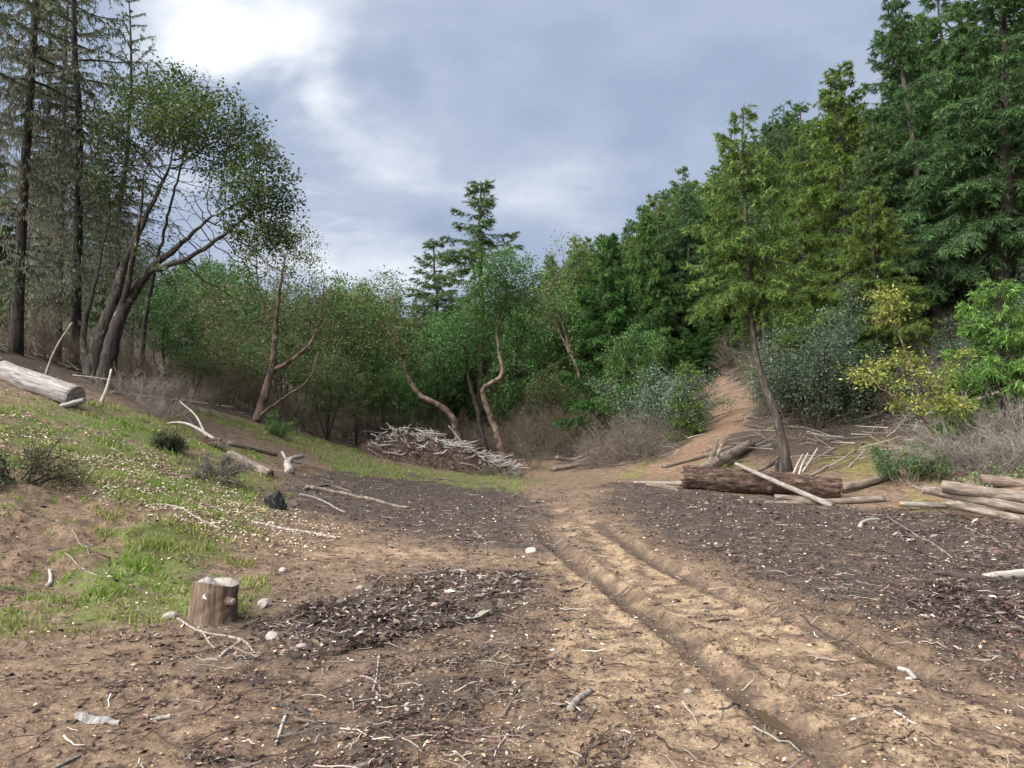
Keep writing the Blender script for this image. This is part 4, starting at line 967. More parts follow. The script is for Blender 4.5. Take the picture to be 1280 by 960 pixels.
# ------------------------------------------------------------------ logs, stumps, sticks
def oriented(name, label, cat, P0, P1, group=None):
    d = Vector(np.asarray(P1) - np.asarray(P0)); t = thing(name, label, cat, P0, group)
    t.rotation_mode = 'QUATERNION'; t.rotation_quaternion = d.to_track_quat('Z', 'Y'); return t, d.length
def log_thing(label, P0, P1, r0, r1, mat, cuts=(None, None), rough=0.1, bend=0.02, seed=0, group=None, k=22, stubs=(), name='log', cat='log', settle=True):
    if settle:      # let a log that would hover down onto the ground
        q_ = np.linspace(0, 1, 7)[:, None]; L_ = np.asarray(P0) * (1 - q_) + np.asarray(P1) * q_; rr_ = (r0 + (r1 - r0) * q_)[:, 0]
        cl = (L_[:, 2] - rr_ - Hd(L_[:, 0], L_[:, 1], fine=False)).min()
        if cl > -0.02: P0 = np.asarray(P0) - [0, 0, cl + .02]; P1 = np.asarray(P1) - [0, 0, cl + .02]
    t, Ln = oriented(name, label, cat, P0, P1, group); g = np.random.default_rng(seed)
    n = max(10, int(Ln / 0.09)); z = np.linspace(0, Ln, n); q = z / Ln
    P = np.c_[bend * Ln * np.sin(q * 3.1) * g.normal(), bend * Ln * np.sin(q * 3.1 + .4) * g.normal(), z]; P[:, :2] -= P[0, :2]
    rad = r0 + (r1 - r0) * q; mb = MB(); mb.add(*tube(P, rad, k, rough, seed, True, tuple(0 if c else 1 for c in cuts)))
    link('log_body', mb.mesh('log_body'), M[mat], t)
    for e, cm in enumerate(cuts):
        if cm is None: continue
        c = P[0] if e == 0 else P[-1]; s = -1 if e == 0 else 1; rr_ = (r0 if e == 0 else r1) * 0.97
        a = np.linspace(0, 2 * np.pi, 24, endpoint=False); rings = []
        rv = rr_ * (1 + 0.05 * np.sin(a * 3 + seed))
        top = np.c_[c[0] + np.cos(a) * rv, c[1] + np.sin(a) * rv, np.full(24, c[2] + s * 0.012)]; bot = top.copy(); bot[:, 2] -= s * 0.03
        V = np.vstack([top, bot, [[c[0], c[1], c[2] + s * 0.012]]]); i = np.arange(24); j = (i + 1) % 24
        link('cut_face', mk_mesh('cut_face', V, [np.stack([i, j, 24 + j, 24 + i], -1), np.stack([np.full(24, 48), i, j], -1)]), M[cm], t)
    for zq, az, ln, rs in stubs:
        i = int(zq * (n - 1)); d = np.array([math.cos(az), math.sin(az), 0.35]); d /= np.linalg.norm(d)
        S = P[i]; mb = MB(); mb.add(*tube(np.array([S, S + d * ln * .5, S + d * ln + np.array([0, 0, .05 * ln])]), np.array([rs, rs * .8, rs * .6]), 8, 0.1, seed + 3))
        link('branch_stub', mb.mesh('branch_stub'), M[mat], t)
    return t
def lift(px, py, D, up=0.0):
    p = at(px, py, D); p[2] += up; return p
def onground(px, py, r=0.0):
    p = gp(px, py); p[2] += r; return p
# the thick bark log
log_thing('thick dark bark log with an orange sawn end', lift(856, 597, 18.4), lift(1052, 610, 16.9), 0.29, 0.225, 'log_bark', (None, 'cut_orange'), 0.16, 0.008, 1, k=40)
log_thing('slim pale pole leaning across the thick bark log', lift(920, 580, 17.9), lift(1041, 633, 15.9), 0.045, 0.06, 'stick_grey', ('cut_grey', None), 0.06, 0.006, 2, k=12, name='pole')
log_thing('straight grey pole lying on the ground in front of the thick log', lift(955, 629, 16.4), lift(1106, 624, 16.2), 0.05, 0.075, 'log_grey', (None, 'cut_grey'), 0.08, 0.004, 3, k=14, name='pole')
log_thing('short dark pole wedged under the thick bark log', lift(968, 617, 16.6), lift(1030, 622, 16.4), 0.06, 0.07, 'log_grey', (None, None), 0.1, 0.01, 4, k=12, name='pole')
log_thing('grey log running from behind the sawn end to the green bush', lift(1052, 606, 17.5), lift(1122, 588, 18.2), 0.09, 0.08, 'log_grey', (None, None), 0.08, 0.006, 5, k=14)
log_thing('mossy low log lying behind the grey log', lift(1070, 612, 17.9), lift(1180, 600, 18.4), 0.10, 0.09, 'stick_brown', (None, None), 0.1, 0.01, 6, k=14)
log_thing('knobbly forked log on the mossy ground behind the thick log', onground(866, 600, .12), onground(938, 560, .12), 0.17, 0.15, 'log_grey', (None, 'cut_grey'), 0.14, 0.02, 7, k=20, stubs=((.35, 1.9, .55, .07), (.2, 4.5, .4, .06)))
log_thing('long thin dark log beside the knobbly forked log', onground(828, 585, .05), onground(928, 557, .05), 0.07, 0.05, 'stick_brown', (None, None), 0.1, 0.01, 8, k=12)
log_thing('broken pale limb standing up from the forked log', onground(886, 588, .15), onground(886, 588, .15) + np.array([.28, .1, .75]), 0.07, 0.045, 'log_grey', (None, None), 0.14, 0.03, 9, settle=False, k=12, name='broken_limb', cat='branch')
log_thing('thin dark stick propped beside the thick log\'s broken end', lift(828, 592, 19), lift(862, 588, 19), 0.04, 0.03, 'stick_grey', (None, None), 0.1, 0.02, 10, k=8, name='stick', cat='stick')
log_thing('short dark log end on the soil left of the thick bark log', lift(808, 606, 18.6), lift(846, 611, 18.2), 0.06, 0.06, 'stick_brown', (None, 'cut_grey'), 0.1, 0.02, 11, k=12)
log_thing('thin grey pole touching the broken end of the thick log', lift(792, 599, 19.4), lift(856, 600, 18.8), 0.035, 0.045, 'stick_grey', (None, None), 0.1, 0.01, 12, k=8, name='pole')
log_thing('brown branch leaning on the foot of the crooked fir', onground(942, 592, .04), onground(975, 576, .06), 0.06, 0.05, 'stick_brown', (None, None), 0.1, 0.02, 13, k=10, name='broken_limb', cat='branch')
log_thing('charred upright stub behind the thick bark log', lift(972, 612, 18.6), lift(971, 576, 18.6), 0.06, 0.05, 'char', (None, None), 0.15, 0.02, 14, k=10, name='charred_stub', cat='stump')
for i, (x0, y0, x1, y1) in enumerate([(998, 596, 1010, 566), (1003, 590, 1022, 560), (992, 592, 1004, 567), (988, 572, 1020, 585), (1008, 596, 1036, 582), (1000, 584, 1045, 558), (1025, 590, 1070, 562), (1060, 585, 1085, 560)]):
    log_thing('bleached broken stick piled beside the crooked fir', onground(x0, y0, .01), lift(x1, y1, onground(x0, y0)[1] + .4), 0.03, 0.022, 'bleached' if i < 4 else 'stick_grey', (None, None), 0.1, 0.02, 30 + i, group='sticks beside the crooked fir', k=7, name='stick', cat='stick')
# stacked logs on the right
log_thing('thick grey topmost log of the stack by the green sprigs', lift(1179, 608, 14.4), lift(1330, 628, 13.2), 0.11, 0.105, 'log_grey', ('cut_grey', None), 0.12, 0.006, 40, settle=False, k=24)
log_thing('pale middle log of the stack by the green sprigs', lift(1156, 612, 14.9), lift(1330, 645, 12.9), 0.085, 0.085, 'log_grey', ('cut_grey', None), 0.09, 0.006, 41, k=18)
log_thing('lowest log of the stack resting on the soil', lift(1183, 629, 13.9), lift(1330, 660, 12.4), 0.07, 0.075, 'log_grey', (None, None), 0.10, 0.008, 42, k=16)
log_thing('thin pale pole poking out behind the stacked logs', lift(1124, 620, 15.0), lift(1200, 622, 14.8), 0.05, 0.05, 'stick_grey', ('cut_orange', None), 0.05, 0.004, 43, k=10, name='pole')
log_thing('dark log lying behind the stacked logs', lift(1225, 600, 16), lift(1330, 610, 15.4), 0.12, 0.12, 'stick_brown', (None, None), 0.12, 0.01, 44, k=16)
log_thing('broken pale log half buried in the bark debris', onground(1232, 728, 0.02), onground(1320, 722, 0.05), 0.035, 0.065, 'bleached', (None, None), 0.2, 0.01, 45, k=14)
log_thing('dark curved branch against the broken pale log', onground(1160, 722, 0.02), onground(1240, 730, 0.02), 0.02, 0.035, 'stick_dark', (None, None), 0.2, 0.02, 46, k=10, name='branch', cat='branch')
# brushwood logs at the mouth of the valley
for i, (x0, y0, x1, y1, D) in enumerate([(700, 582, 745, 567, 31), (706, 577, 750, 557, 32), (690, 586, 738, 577, 30), (695, 572, 730, 578, 31)]):
    log_thing('dark fallen log in the brush at the mouth of the valley', lift(x0, y0, D), lift(x1, y1, D + .8), 0.09, 0.07, 'stick_brown' if i % 2 else 'log_grey', (None, None), 0.1, 0.02, 50 + i, group='fallen logs at the valley mouth', k=10)
# weathered log on the bank
log_thing('big weathered grey log lying on top of the bank', lift(2, 464, 15.6), lift(95, 496, 14.6), 0.215, 0.20, 'weathered', (None, 'cut_grey'), 0.14, 0.004, 60, k=40)
log_thing('split slab of grey wood at the end of the weathered log', lift(78, 508, 14.3), lift(106, 500, 14.3), 0.06, 0.045, 'weathered', (None, None), 0.25, 0.01, 61, k=12, name='wood_slab', cat='wood slab')
log_thing('bleached stick standing against the foot of the oak', lift(125, 506, 17), lift(140, 462, 17.3), 0.045, 0.025, 'bleached', (None, None), 0.08, 0.02, 62, k=9, name='stick', cat='stick')
log_thing('thin pale pole leaning among the lichen-hung firs', lift(57, 470, 18), lift(88, 402, 18.5), 0.03, 0.02, 'stick_grey', (None, None), 0.08, 0.02, 63, k=8, name='pole')
log_thing('long fallen pole under the tangled branches', lift(140, 476, 19.5), lift(262, 492, 21.5), 0.045, 0.03, 'stick_grey', (None, None), 0.08, 0.008, 64, k=8, name='pole')
# logs along the edge of the bank
log_thing('short sawn log with a pale cut end on the bank', lift(250, 552, 17.6), lift(277, 554, 16.9), 0.13, 0.11, 'log_bark', (None, 'cut_grey'), 0.12, 0.01, 65, k=18)
log_thing('grey cracked log sliding down the bank edge', onground(288, 572, 0.08), onground(338, 598, 0.07), 0.10, 0.09, 'log_grey', (None, None), 0.16, 0.01, 66, k=14)
log_thing('dark mossy log on the brown track of the shelf', onground(285, 556, 0.05), onground(345, 570, 0.05), 0.07, 0.06, 'stick_brown', (None, None), 0.15, 0.02, 67, k=12)
log_thing('bleached twisted root wad at the end of the bank logs', onground(362, 592, 0.02), onground(378, 583, 0.32), 0.09, 0.05, 'bleached', (None, None), 0.35, 0.03, 68, k=14, stubs=((.4, 1, .3, .04), (.6, 3.6, .28, .035)), name='root_wad', cat='driftwood')
for i, (pts, r0, r1, mt, lab) in enumerate([
    ([(278, 556, 17), (262, 545, 17.2), (240, 532, 17.4), (222, 528, 17.6), (205, 530, 17.7)], .045, .02, 'bleached', 'bleached forked branch reaching back from the sawn log'),
    ([(258, 546, 17.2), (245, 520, 17.4), (225, 502, 17.6)], .03, .012, 'bleached', 'bleached side branch rising from the forked branch'),
    ([(244, 532, 17.5), (228, 518, 17.8), (216, 512, 17.8)], .03, .015, 'stick_dark', 'dark crooked branch above the bleached forked branch')]):
    P = spline(np.array([at(*p) for p in pts]), 16); mb = MB(); o_ = P[0].copy(); mb.add(*tube(P - o_, np.linspace(r0, r1, 16), 8, .1, i))
    o = link('branch', mb.mesh('branch'), M[mt], label=lab, category='branch'); o.location = o_
def ground_stick(pts, r0, r1, mt, label, group=None, name='stick', cat='stick', seed=0, twigs=0, hump=0.0):
    g = np.random.default_rng(seed); XY = spline(GP(pts), 14); z = np.array([gz(*q) for q in XY]); q = np.linspace(0, 1, 14)
    rad = np.linspace(r0, r1, 14); P = np.c_[XY, z + rad * 0.7 + hump * np.sin(q * 3.14)]; o_ = P[0].copy(); mb = MB(); mb.add(*tube(P - o_, rad, 8, .12, seed))
    if twigs:
        i = g.choice(14, twigs); d = unit(np.gradient(P, axis=0)[i] + g.normal(size=(twigs, 3)) * [.02, .02, .01]); d = unit(d + rand_unit(g, twigs) * [.9, .9, .25])
        ln = np.linalg.norm(P[-1] - P[0]) * g.uniform(.12, .35, twigs); mb.add(*curve_prisms(grow(g, P[i] - o_, d, ln, 4, .15, 0.0), r0 * .5, r0 * .2, 4))
    o = link(name, mb.mesh(name), M[mt], label=label, category=cat); o.location = o_
    if group: o['group'] = group
    return o
for i, (pts, r0, r1, mt, lab, tw) in enumerate([
    ([(204, 632), (240, 646), (276, 661)], .016, .012, 'bleached', 'pale straight stick lying below the leaf litter', 0),
    ([(318, 650), (370, 662), (422, 674)], .014, .016, 'bleached', 'long pale stick between the grass and the red soil', 0),
    ([(375, 620), (400, 628), (432, 641)], .02, .018, 'stick_grey', 'pale stick just past the charred block', 0),
    ([(382, 612), (430, 622), (475, 632), (512, 638)], .045, .025, 'log_grey', 'long grey broken branch at the edge of the dark litter', 1),
    ([(380, 614), (410, 610), (440, 618)], .03, .02, 'stick_brown', 'brown branch lying by the long grey broken branch', 1),
    ([(222, 778), (255, 793), (300, 800), (322, 826)], .012, .009, 'stick_grey', 'forked grey twig in front of the sawn stump', 3),
    ([(252, 790), (268, 812), (280, 806)], .008, .006, 'stick_grey', 'thin side twig beside the forked grey twig', 0),
    ([(275, 826), (290, 812), (305, 800)], .012, .010, 'bleached', 'short pale stick by the forked grey twig', 0),
    ([(290, 812), (306, 820), (323, 828)], .012, .010, 'stick_brown', 'short brown stick by the forked grey twig', 0),
    ([(188, 903), (200, 900), (213, 898)], .012, .012, 'bleached', 'short straight pale stick on the bare soil', 0),
    ([(345, 926), (350, 912), (357, 894)], .008, .010, 'bleached', 'pale hooked twig on the sandy soil', 0),
    ([(66, 960), (84, 950), (100, 943)], .010, .007, 'stick_grey', 'grey twig lying beyond the bark slab', 0),
    ([(342, 880), (372, 884), (392, 898), (412, 915)], .012, .007, 'stick_dark', 'dark splayed branch beside the pale hooked twig', 4),
    ([(466, 862), (470, 850), (474, 822)], .006, .005, 'bleached', 'thin pale twig bent over the bark debris', 0),
    ([(450, 845), (466, 849), (478, 862)], .008, .006, 'stick_grey', 'curved grey twig at the front of the bark debris', 0),
    ([(630, 892), (640, 876), (648, 868)], .010, .008, 'stick_brown', 'crooked brown twig on the sandy track', 0),
    ([(640, 854), (646, 860), (650, 866)], .008, .010, 'stick_grey', 'small curled bark strip on the sandy track', 0),
    ([(713, 890), (722, 880), (738, 868)], .022, .020, 'stick_grey', 'stubby lichen-spotted stick on the sandy track', 0),
    ([(1122, 829), (1136, 833), (1148, 846)], .014, .017, 'bleached', 'short white bent stick in the muddy rut', 0),
    ([(900, 890), (912, 886), (926, 882)], .008, .006, 'stick_dark', 'short dark twig beside the puddle', 0),
    ([(888, 690), (905, 689), (905, 687)], .012, .012, 'stick_dark', 'small black stick on the dark litter', 0),
    ([(870, 687), (885, 688), (906, 686)], .018, .014, 'stick_dark', 'black straight stick on the dark litter facing the thick log', 0),
    ([(885, 782), (900, 780), (912, 779)], .014, .012, 'stick_dark', 'short dark stick between the wheel ruts', 0),
    ([(592, 664), (606, 678), (608, 692)], .010, .006, 'stick_grey', 'hooked grey twig at the edge of the dark litter', 0),
    ([(1100, 652), (1080, 655), (1075, 660)], .03, .035, 'bleached', 'flat pale wood chunk on the dark litter', 0),
    ([(1130, 600), (1150, 612), (1200, 626), (1240, 640)], .02, .012, 'stick_grey', 'grey pole end sticking into the bark debris', 0),
    ([(1110, 650), (1150, 672), (1180, 690), (1190, 696)], .014, .008, 'stick_grey', 'long grey stick on the bark debris', 2),
    ([(1205, 660), (1235, 676), (1262, 684)], .014, .009, 'stick_grey', 'pale straight stick on top of the bark debris', 1),
    ([(1190, 700), (1230, 710), (1265, 708)], .010, .009, 'stick_brown', 'curved brown stick in the bark debris', 1),
    ([(60, 720), (64, 712), (62, 704)], .022, .014, 'bleached', 'white broken wood shard on the eroded bank', 0),
    ([(80, 690), (110, 712), (130, 722)], .008, .005, 'stick_grey', 'thin grey twig on the eroded bank', 2),
    ([(90, 660), (105, 675), (112, 690)], .007, .005, 'stick_grey', 'thin grey twig by the scraped red earth', 1),
    ([(1000, 770), (1040, 790), (1065, 800)], .008, .006, 'stick_dark', 'thin dark twig beside the right wheel rut', 0),
    ([(560, 742), (590, 734), (622, 726)], .012, .008, 'stick_grey', 'grey twig on the far end of the bark debris band', 2),
    ([(700, 740), (740, 728), (770, 738)], .010, .007, 'stick_dark', 'dark twig lying across the left wheel rut', 2)]):
    ground_stick(pts, r0, r1, mt, lab, seed=100 + i, twigs=tw, name='twig' if r0 < .012 else 'stick')
# dead wood on the hillside
for i in range(46):
    D = gH.uniform(23, 46); px = gH.uniform(920, 1300); p = gd(px, D); a = gH.uniform(0, 6.28); ln = gH.uniform(.8, 3.2)
    if polydist(np.array([p[0]]), np.array([p[1]]), PATHLINE)[0][0] < 1.6: continue
    q = p[:2] + ln * np.array([math.cos(a), math.sin(a)]); q = np.array([q[0], q[1], gz(*q) + gH.uniform(0.03, .5)]); r_ = gH.uniform(.025, .06)
    log_thing('dead grey branch lying on the forested hillside', p + np.array([0, 0, .04]), q, r_, r_ * .6, 'stick_grey', (None, None), 0.1, 0.02, 200 + i, group='dead branches on the hillside', k=6, name='dead_branch', cat='branch')

# sawn stump
def stump():
    p = gp(265, 776); t = thing('sawn_stump', 'short sawn brown stump with a knot, standing on the soil', 'stump', (p[0], p[1], p[2] - 0.03)); t.rotation_euler = (R(-2), R(4), R(10))
    Hh, r0 = 0.325, 0.19; n, k = 16, 48; z = np.linspace(0, Hh, n); P = np.c_[np.zeros(n), np.zeros(n), z]; rad = r0 * (1.05 - 0.10 * (z / Hh)); rad[0] *= 1.04
    V, Q, T = tube(P, rad, k, 0.05, 5, False); a = np.arange(n * k) % k / k * 6.2832
    V[:, :2] *= (1 + 0.02 * np.sin(a * 11) + 0.012 * np.sin(a * 23 + 1))[:, None]
    V[-k:, 2] += 0.018 * np.sin(a[-k:] * 2 + 2.4) + 0.012
    link('trunk', mk_mesh('trunk', V, [Q], None, True), M['stump_wood'], t)
    # sawn top: a rim, a sunken dark heart and a raised splinter ridge
    rim = V[-k:]; c = rim.mean(0); Vs = [rim]; 
    for f, dz in ((0.9, 0.004), (0.7, 0.0), (0.5, -0.02), (0.3, -0.045), (0.1, -0.05)):
        q = c + (rim - c) * f; q[:, 2] += dz + 0.012 * perlin(q[:, 0] * 22, q[:, 1] * 22); Vs.append(q)
    VV = np.vstack(Vs); i = np.arange(5)[:, None] * k; j = np.arange(k)[None]; j2 = (j + 1) % k
    link('cut_face', mk_mesh('cut_face', VV, [np.stack([i + j, i + j2, i + k + j2, i + k + j], -1).reshape(-1, 4), np.array([[5 * k + q, 5 * k + (q + 1) % k, 5 * k] for q in range(1, k - 1)])], None, True), M['cut_grey'], t)
    mb = MB(); s = np.array([[-.17, .06, Hh - .03], [-.06, -.03, Hh + .02], [.03, -.11, Hh - .01]]); mb.add(*tube(spline(s, 10), np.r_[np.linspace(.02, .04, 5), np.linspace(.04, .012, 5)], 8, .4, 3)); link('splinter_ridge', mb.mesh('ridge'), M['weathered'], t)
    mb = MB(); d = np.array([0.72, -0.68, 0.12]); S = d * r0 * .85 + [0, 0, .18]; mb.add(*tube(np.array([S, S + d * .05, S + d * .095]), np.array([.045, .036, .03]), 14, .1, 2))
    kn = link('knot', mb.mesh('knot'), M['stump_wood'], t); E = S + d * .097
    mb = MB(); mb.add(*tube(np.array([E - d * .004, E + d * .004]), np.array([.028, .026]), 14, .05, 3)); link('cut_face', mb.mesh('knot_end'), M['cut_grey'], kn)
    mb = MB(); a0 = np.array([-.05, -r0 * 1.02, .25]); V, Q = leaf_quads(rng, np.array([a0, a0 + [.012, 0, -.01]]), np.array([[.25, 0, 1.], [.6, -.2, -.8]]), np.array([[0, -1., 0], [0, -1., .2]]), np.array([.05, .04]), np.array([.022, .016]))
    link('bark_flake', mk_mesh('flake', V, [Q], np.full((8, 3), .6)), M['drytint'], t)
stump()
# charred block
p = gp(348, 636); t = thing('charred_block', 'small charred black block of wood tipped on the bank', 'wood block', p + np.array([0, 0, -.02])); t.rotation_euler = (R(8), R(-24), R(20))
mb = MB(); n = 10; mb.add(*tube(np.c_[np.zeros(n), np.zeros(n), np.linspace(0, .30, n)], np.linspace(.15, .135, n), 26, .14, 4)); link('log_body', mb.mesh('block'), M['char'], t)
mb = MB(); mb.add(*tube(np.array([[0, 0, .298], [0, 0, .312]]), np.array([.132, .128]), 26, .06, 8)); link('cut_face', mb.mesh('block_top'), M['stick_dark'], t)
# bark slab in the foreground
p = gp(122, 903); t = thing('bark_slab', 'curled grey slab of bark lying on the foreground soil', 'bark', p); t.rotation_euler = (0, R(4), R(-12))
u_ = np.linspace(-.14, .14, 14); v_ = np.linspace(-1, 1, 7); wv_ = .04 * np.sqrt(np.clip(1 - (u_ / .15) ** 2, .05, 1))
for nm, dz, mt in (('outer_bark', 0.0, 'weathered'), ('inner_bark', -0.012, 'stick_brown')):
    Vb = np.array([[u, wv_[i] * v, .035 - .03 * v * v + dz + .006 * math.sin(u * 40)] for i, u in enumerate(u_) for v in v_]); i = np.arange(13)[:, None] * 7; j = np.arange(6)[None]
    link(nm, mk_mesh(nm, Vb, [np.stack([i + j, i + 7 + j, i + 8 + j, i + 1 + j], -1).reshape(-1, 4)], None, True), M[mt], t)
# pale stones
gS = np.random.default_rng(91)
def stone(px, py, s, label, group=None, flat=.55):
    d = rand_unit(gS, 1); import bmesh
    bm = bmesh.new(); bmesh.ops.create_icosphere(bm, subdivisions=2, radius=1)
    for v_ in bm.verts:
        q = np.array(v_.co); f = 1 + .35 * float(perlin(np.array(q[0] * 1.3 + px), np.array(q[1] * 1.3 + q[2] + py))); v_.co = Vector(q * f * np.array([1, .75, flat]))
    me = bpy.data.meshes.new('stone'); bm.to_mesh(me); bm.free(); o = link('stone', me, M['rock'], label=label, category='stone')
    p = gp(px, py); o.location = (p[0], p[1], p[2] + s * .2); o.scale = (s, s, s); o.rotation_euler = (0, 0, gS.uniform(0, 6))
    if group: o['group'] = group
for px, py, s, lab in [(330, 758, .085, 'long flat pale stone beside the bark debris'), (340, 800, .07, 'pinkish pale stone at the edge of the bark debris'), (354, 714, .06, 'white angular stone on the red soil'), (450, 738, .05, 'small pale stone beyond the bark debris'), (664, 690, .09, 'grey stone at the end of the dark litter'), (378, 812, .045, 'small pale stone among the bark debris'), (212, 776, .07, 'flat dark stone beside the sawn stump'), (860, 866, .03, 'small pale stone beside the wheel rut')]:
    stone(px, py, s, lab)

# slash pile
def slash_pile():
    g = np.random.default_rng(95); A_ = np.r_[G(452, 566)]; B_ = np.r_[G(640, 594)] ; A_[1] = min(A_[1], 33.5); ax = B_ - A_; ln = np.hypot(*ax); ax /= ln; nrm_ = np.array([-ax[1], ax[0]])
    if nrm_[1] < 0: nrm_ = -nrm_
    mid = (A_ + B_) / 2 + nrm_ * 1.3; zb = gz(*mid)
    t = thing('slash_pile', 'mound of brown debris topped with bleached sticks at the clearing edge', 'brush pile', (mid[0], mid[1], zb))
    def hgt(u, v): return 1.0 * np.clip(1 - np.abs(u / (ln * .56)) ** 2.2 - (v / 2.0) ** 2, 0, 1) ** .75 * (1 - 0.25 * u / (ln * .5))
    nu, nv = 90, 50; u, v = np.meshgrid(np.linspace(-ln * .58, ln * .58, nu), np.linspace(-2.1, 2.1, nv), indexing='ij')
    X = mid[0] + u * ax[0] + v * nrm_[0]; Y = mid[1] + u * ax[1] + v * nrm_[1]; h = hgt(u, v); Z = Hd(X, Y, fine=False) - 0.06 + h * (1 + .5 * fbm(X, Y, 1.3, 4)) + 0.1 * (h > 0) * fbm(X, Y, 5, 3)
    V = np.stack([X - mid[0], Y - mid[1], Z - zb], -1).reshape(-1, 3); i = np.arange(nu - 1)[:, None] * nv; j = np.arange(nv - 1)[None]
    mound = link('mound', mk_mesh('mound', V, [np.stack([i + j, i + nv + j, i + nv + 1 + j, i + 1 + j], -1).reshape(-1, 4)], None, True), M['mound'], t)
    def surf(uu, vv):
        x = mid[0] + uu * ax[0] + vv * nrm_[0]; y = mid[1] + uu * ax[1] + vv * nrm_[1]; hh = hgt(uu, vv)
        return np.stack([x - mid[0], y - mid[1], Hd(x, y, fine=False) - zb - .04 + hh * (1 + .5 * fbm(x, y, 1.3, 4))], -1)
    m_ = 6500; uu = g.uniform(-ln * .56, ln * .56, m_); vv = g.uniform(-1.95, .8, m_); C = surf(uu, vv) + np.array([0, 0, .02]); V, T = chips(g, C, g.uniform(.05, .2, m_), g.uniform(.015, .04, m_))
    link('bark_chips', mk_mesh('bark_chips', V, [T], tints(g, m_, [(0.09, 0.055, 0.042), (0.15, 0.10, 0.078), (0.05, 0.035, 0.03), (0.30, 0.25, 0.21)], [4, 3, 3, 1])), M['drytint'], t, kind='stuff')
    ms = []
    for q in range(12):
        Ls = g.uniform(.35, 1.5); P = np.c_[g.normal(size=6) * .035, g.normal(size=6) * .035, np.linspace(0, Ls, 6)]; mb = MB(); r_ = g.uniform(.014, .042); mb.add(*tube(P, np.linspace(r_, r_ * .5, 6), 6, .1, q)); ms.append(mb.mesh('stick'))
        ms[-1].materials.append(M[('bleached', 'bleached', 'bleached', 'stick_grey', 'bleached')[q % 5]])
    for q in range(280):
        if q < 110: uu = g.uniform(-ln * .32, ln * .2); vv = g.uniform(-.5, .5)
        elif q < 200: uu = g.uniform(ln * .08, ln * .55); vv = g.normal(-.35, .35)
        else: uu = g.uniform(-ln * .5, ln * .5); vv = g.uniform(-1.7, .5)
        c = surf(np.array([uu]), np.array([vv]))[0]; o = link('stick', ms[g.integers(12)], None, t); az = g.uniform(0, 6.28); el = g.normal(0.05, .22) if q % 14 else g.uniform(.5, 1.2)
        if 110 <= q < 200: az = math.atan2(ax[1], ax[0]) + g.normal(0, .5) + math.pi * (g.uniform() < .5); el = g.normal(0.0, .25)
        d = Vector((math.cos(az) * math.cos(el), math.sin(az) * math.cos(el), math.sin(el))); o.rotation_mode = 'QUATERNION'; o.rotation_quaternion = d.to_track_quat('Z', 'Y')
        o.location = Vector(c) - d * .35 + Vector((0, 0, .05 + abs(g.normal(0, .06))))
def chips(g, C, Ln, Wd, flat=0.35):
    n = len(C); az = g.uniform(0, 6.28, n); A = unit(np.c_[np.cos(az), np.sin(az), g.normal(size=n) * flat]); B = unit(np.c_[-np.sin(az), np.cos(az), g.normal(size=n) * .4]); U = unit(np.cross(A, B))
    Ln = Ln[:, None]; Wd = Wd[:, None]; V = np.stack([C - A * Ln / 2, C + A * Ln / 2, C + B * Wd / 2 + U * Wd * .35 + A * Ln * .1, C - B * Wd / 2 - U * Wd * .1 - A * Ln * .15], 1).reshape(-1, 3)
    b_ = np.arange(n)[:, None] * 4; T = np.stack([b_ + np.array([[0, 1, 2]]), b_ + np.array([[0, 2, 3]]), b_ + np.array([[1, 3, 2]])], 1).reshape(-1, 3)
    return V, T
M['mound'] = bark_mat('debris_mound', (0.025, 0.016, 0.012), (0.085, 0.058, 0.045), (0.17, 0.125, 0.10), (12, 12, 12), 0.05)
slash_pile()
for px, py, s in [(478, 570, .8), (505, 572, .7), (620, 596, .8), (640, 600, .7), (596, 594, .6)]:
    mb, P2 = bare_geo(int(px), 16, .7, 1.2, 8, 5, .007, .7, .4); shrub('cut_brush', 'heap of cut green-grey brush at the foot of the slash pile', gp(px, py), mb, leaves_on(rng, P2, 1300, (.06, .025), [(0.10, 0.11, 0.06), (0.15, 0.16, 0.085), (0.08, 0.08, 0.05)], .05), 'twig', group='cut brush below the slash pile', scale=s)

# ------------------------------------------------------------------ puddles
def puddle(pts, wd, rut, depth):
    P = spline(GP(pts), 24); T_ = np.gradient(P, axis=0); T_ /= np.hypot(T_[:, 0], T_[:, 1])[:, None]; nn = np.c_[-T_[:, 1], T_[:, 0]]; q = np.sin(np.linspace(0, math.pi, 24)) ** .5
    zc = Hd(P[:, 0], P[:, 1]); lvl = np.percentile(zc, 15) + depth * .8
    E = np.vstack([P + nn * (wd * q)[:, None], P - nn * (wd * q)[:, None]]); V = np.c_[E, np.full(48, lvl)]; i = np.arange(23)
    link('puddle', mk_mesh('puddle', V, [np.stack([i + 1, i, 24 + i, 25 + i], -1)]), M['water'], kind='structure', label='muddy water standing in the wheel rut')
puddle([(945, 876), (975, 900), (1003, 920)], .055, 0, .014)
puddle([(1070, 808), (1095, 820), (1115, 828)], .045, 1, .010)

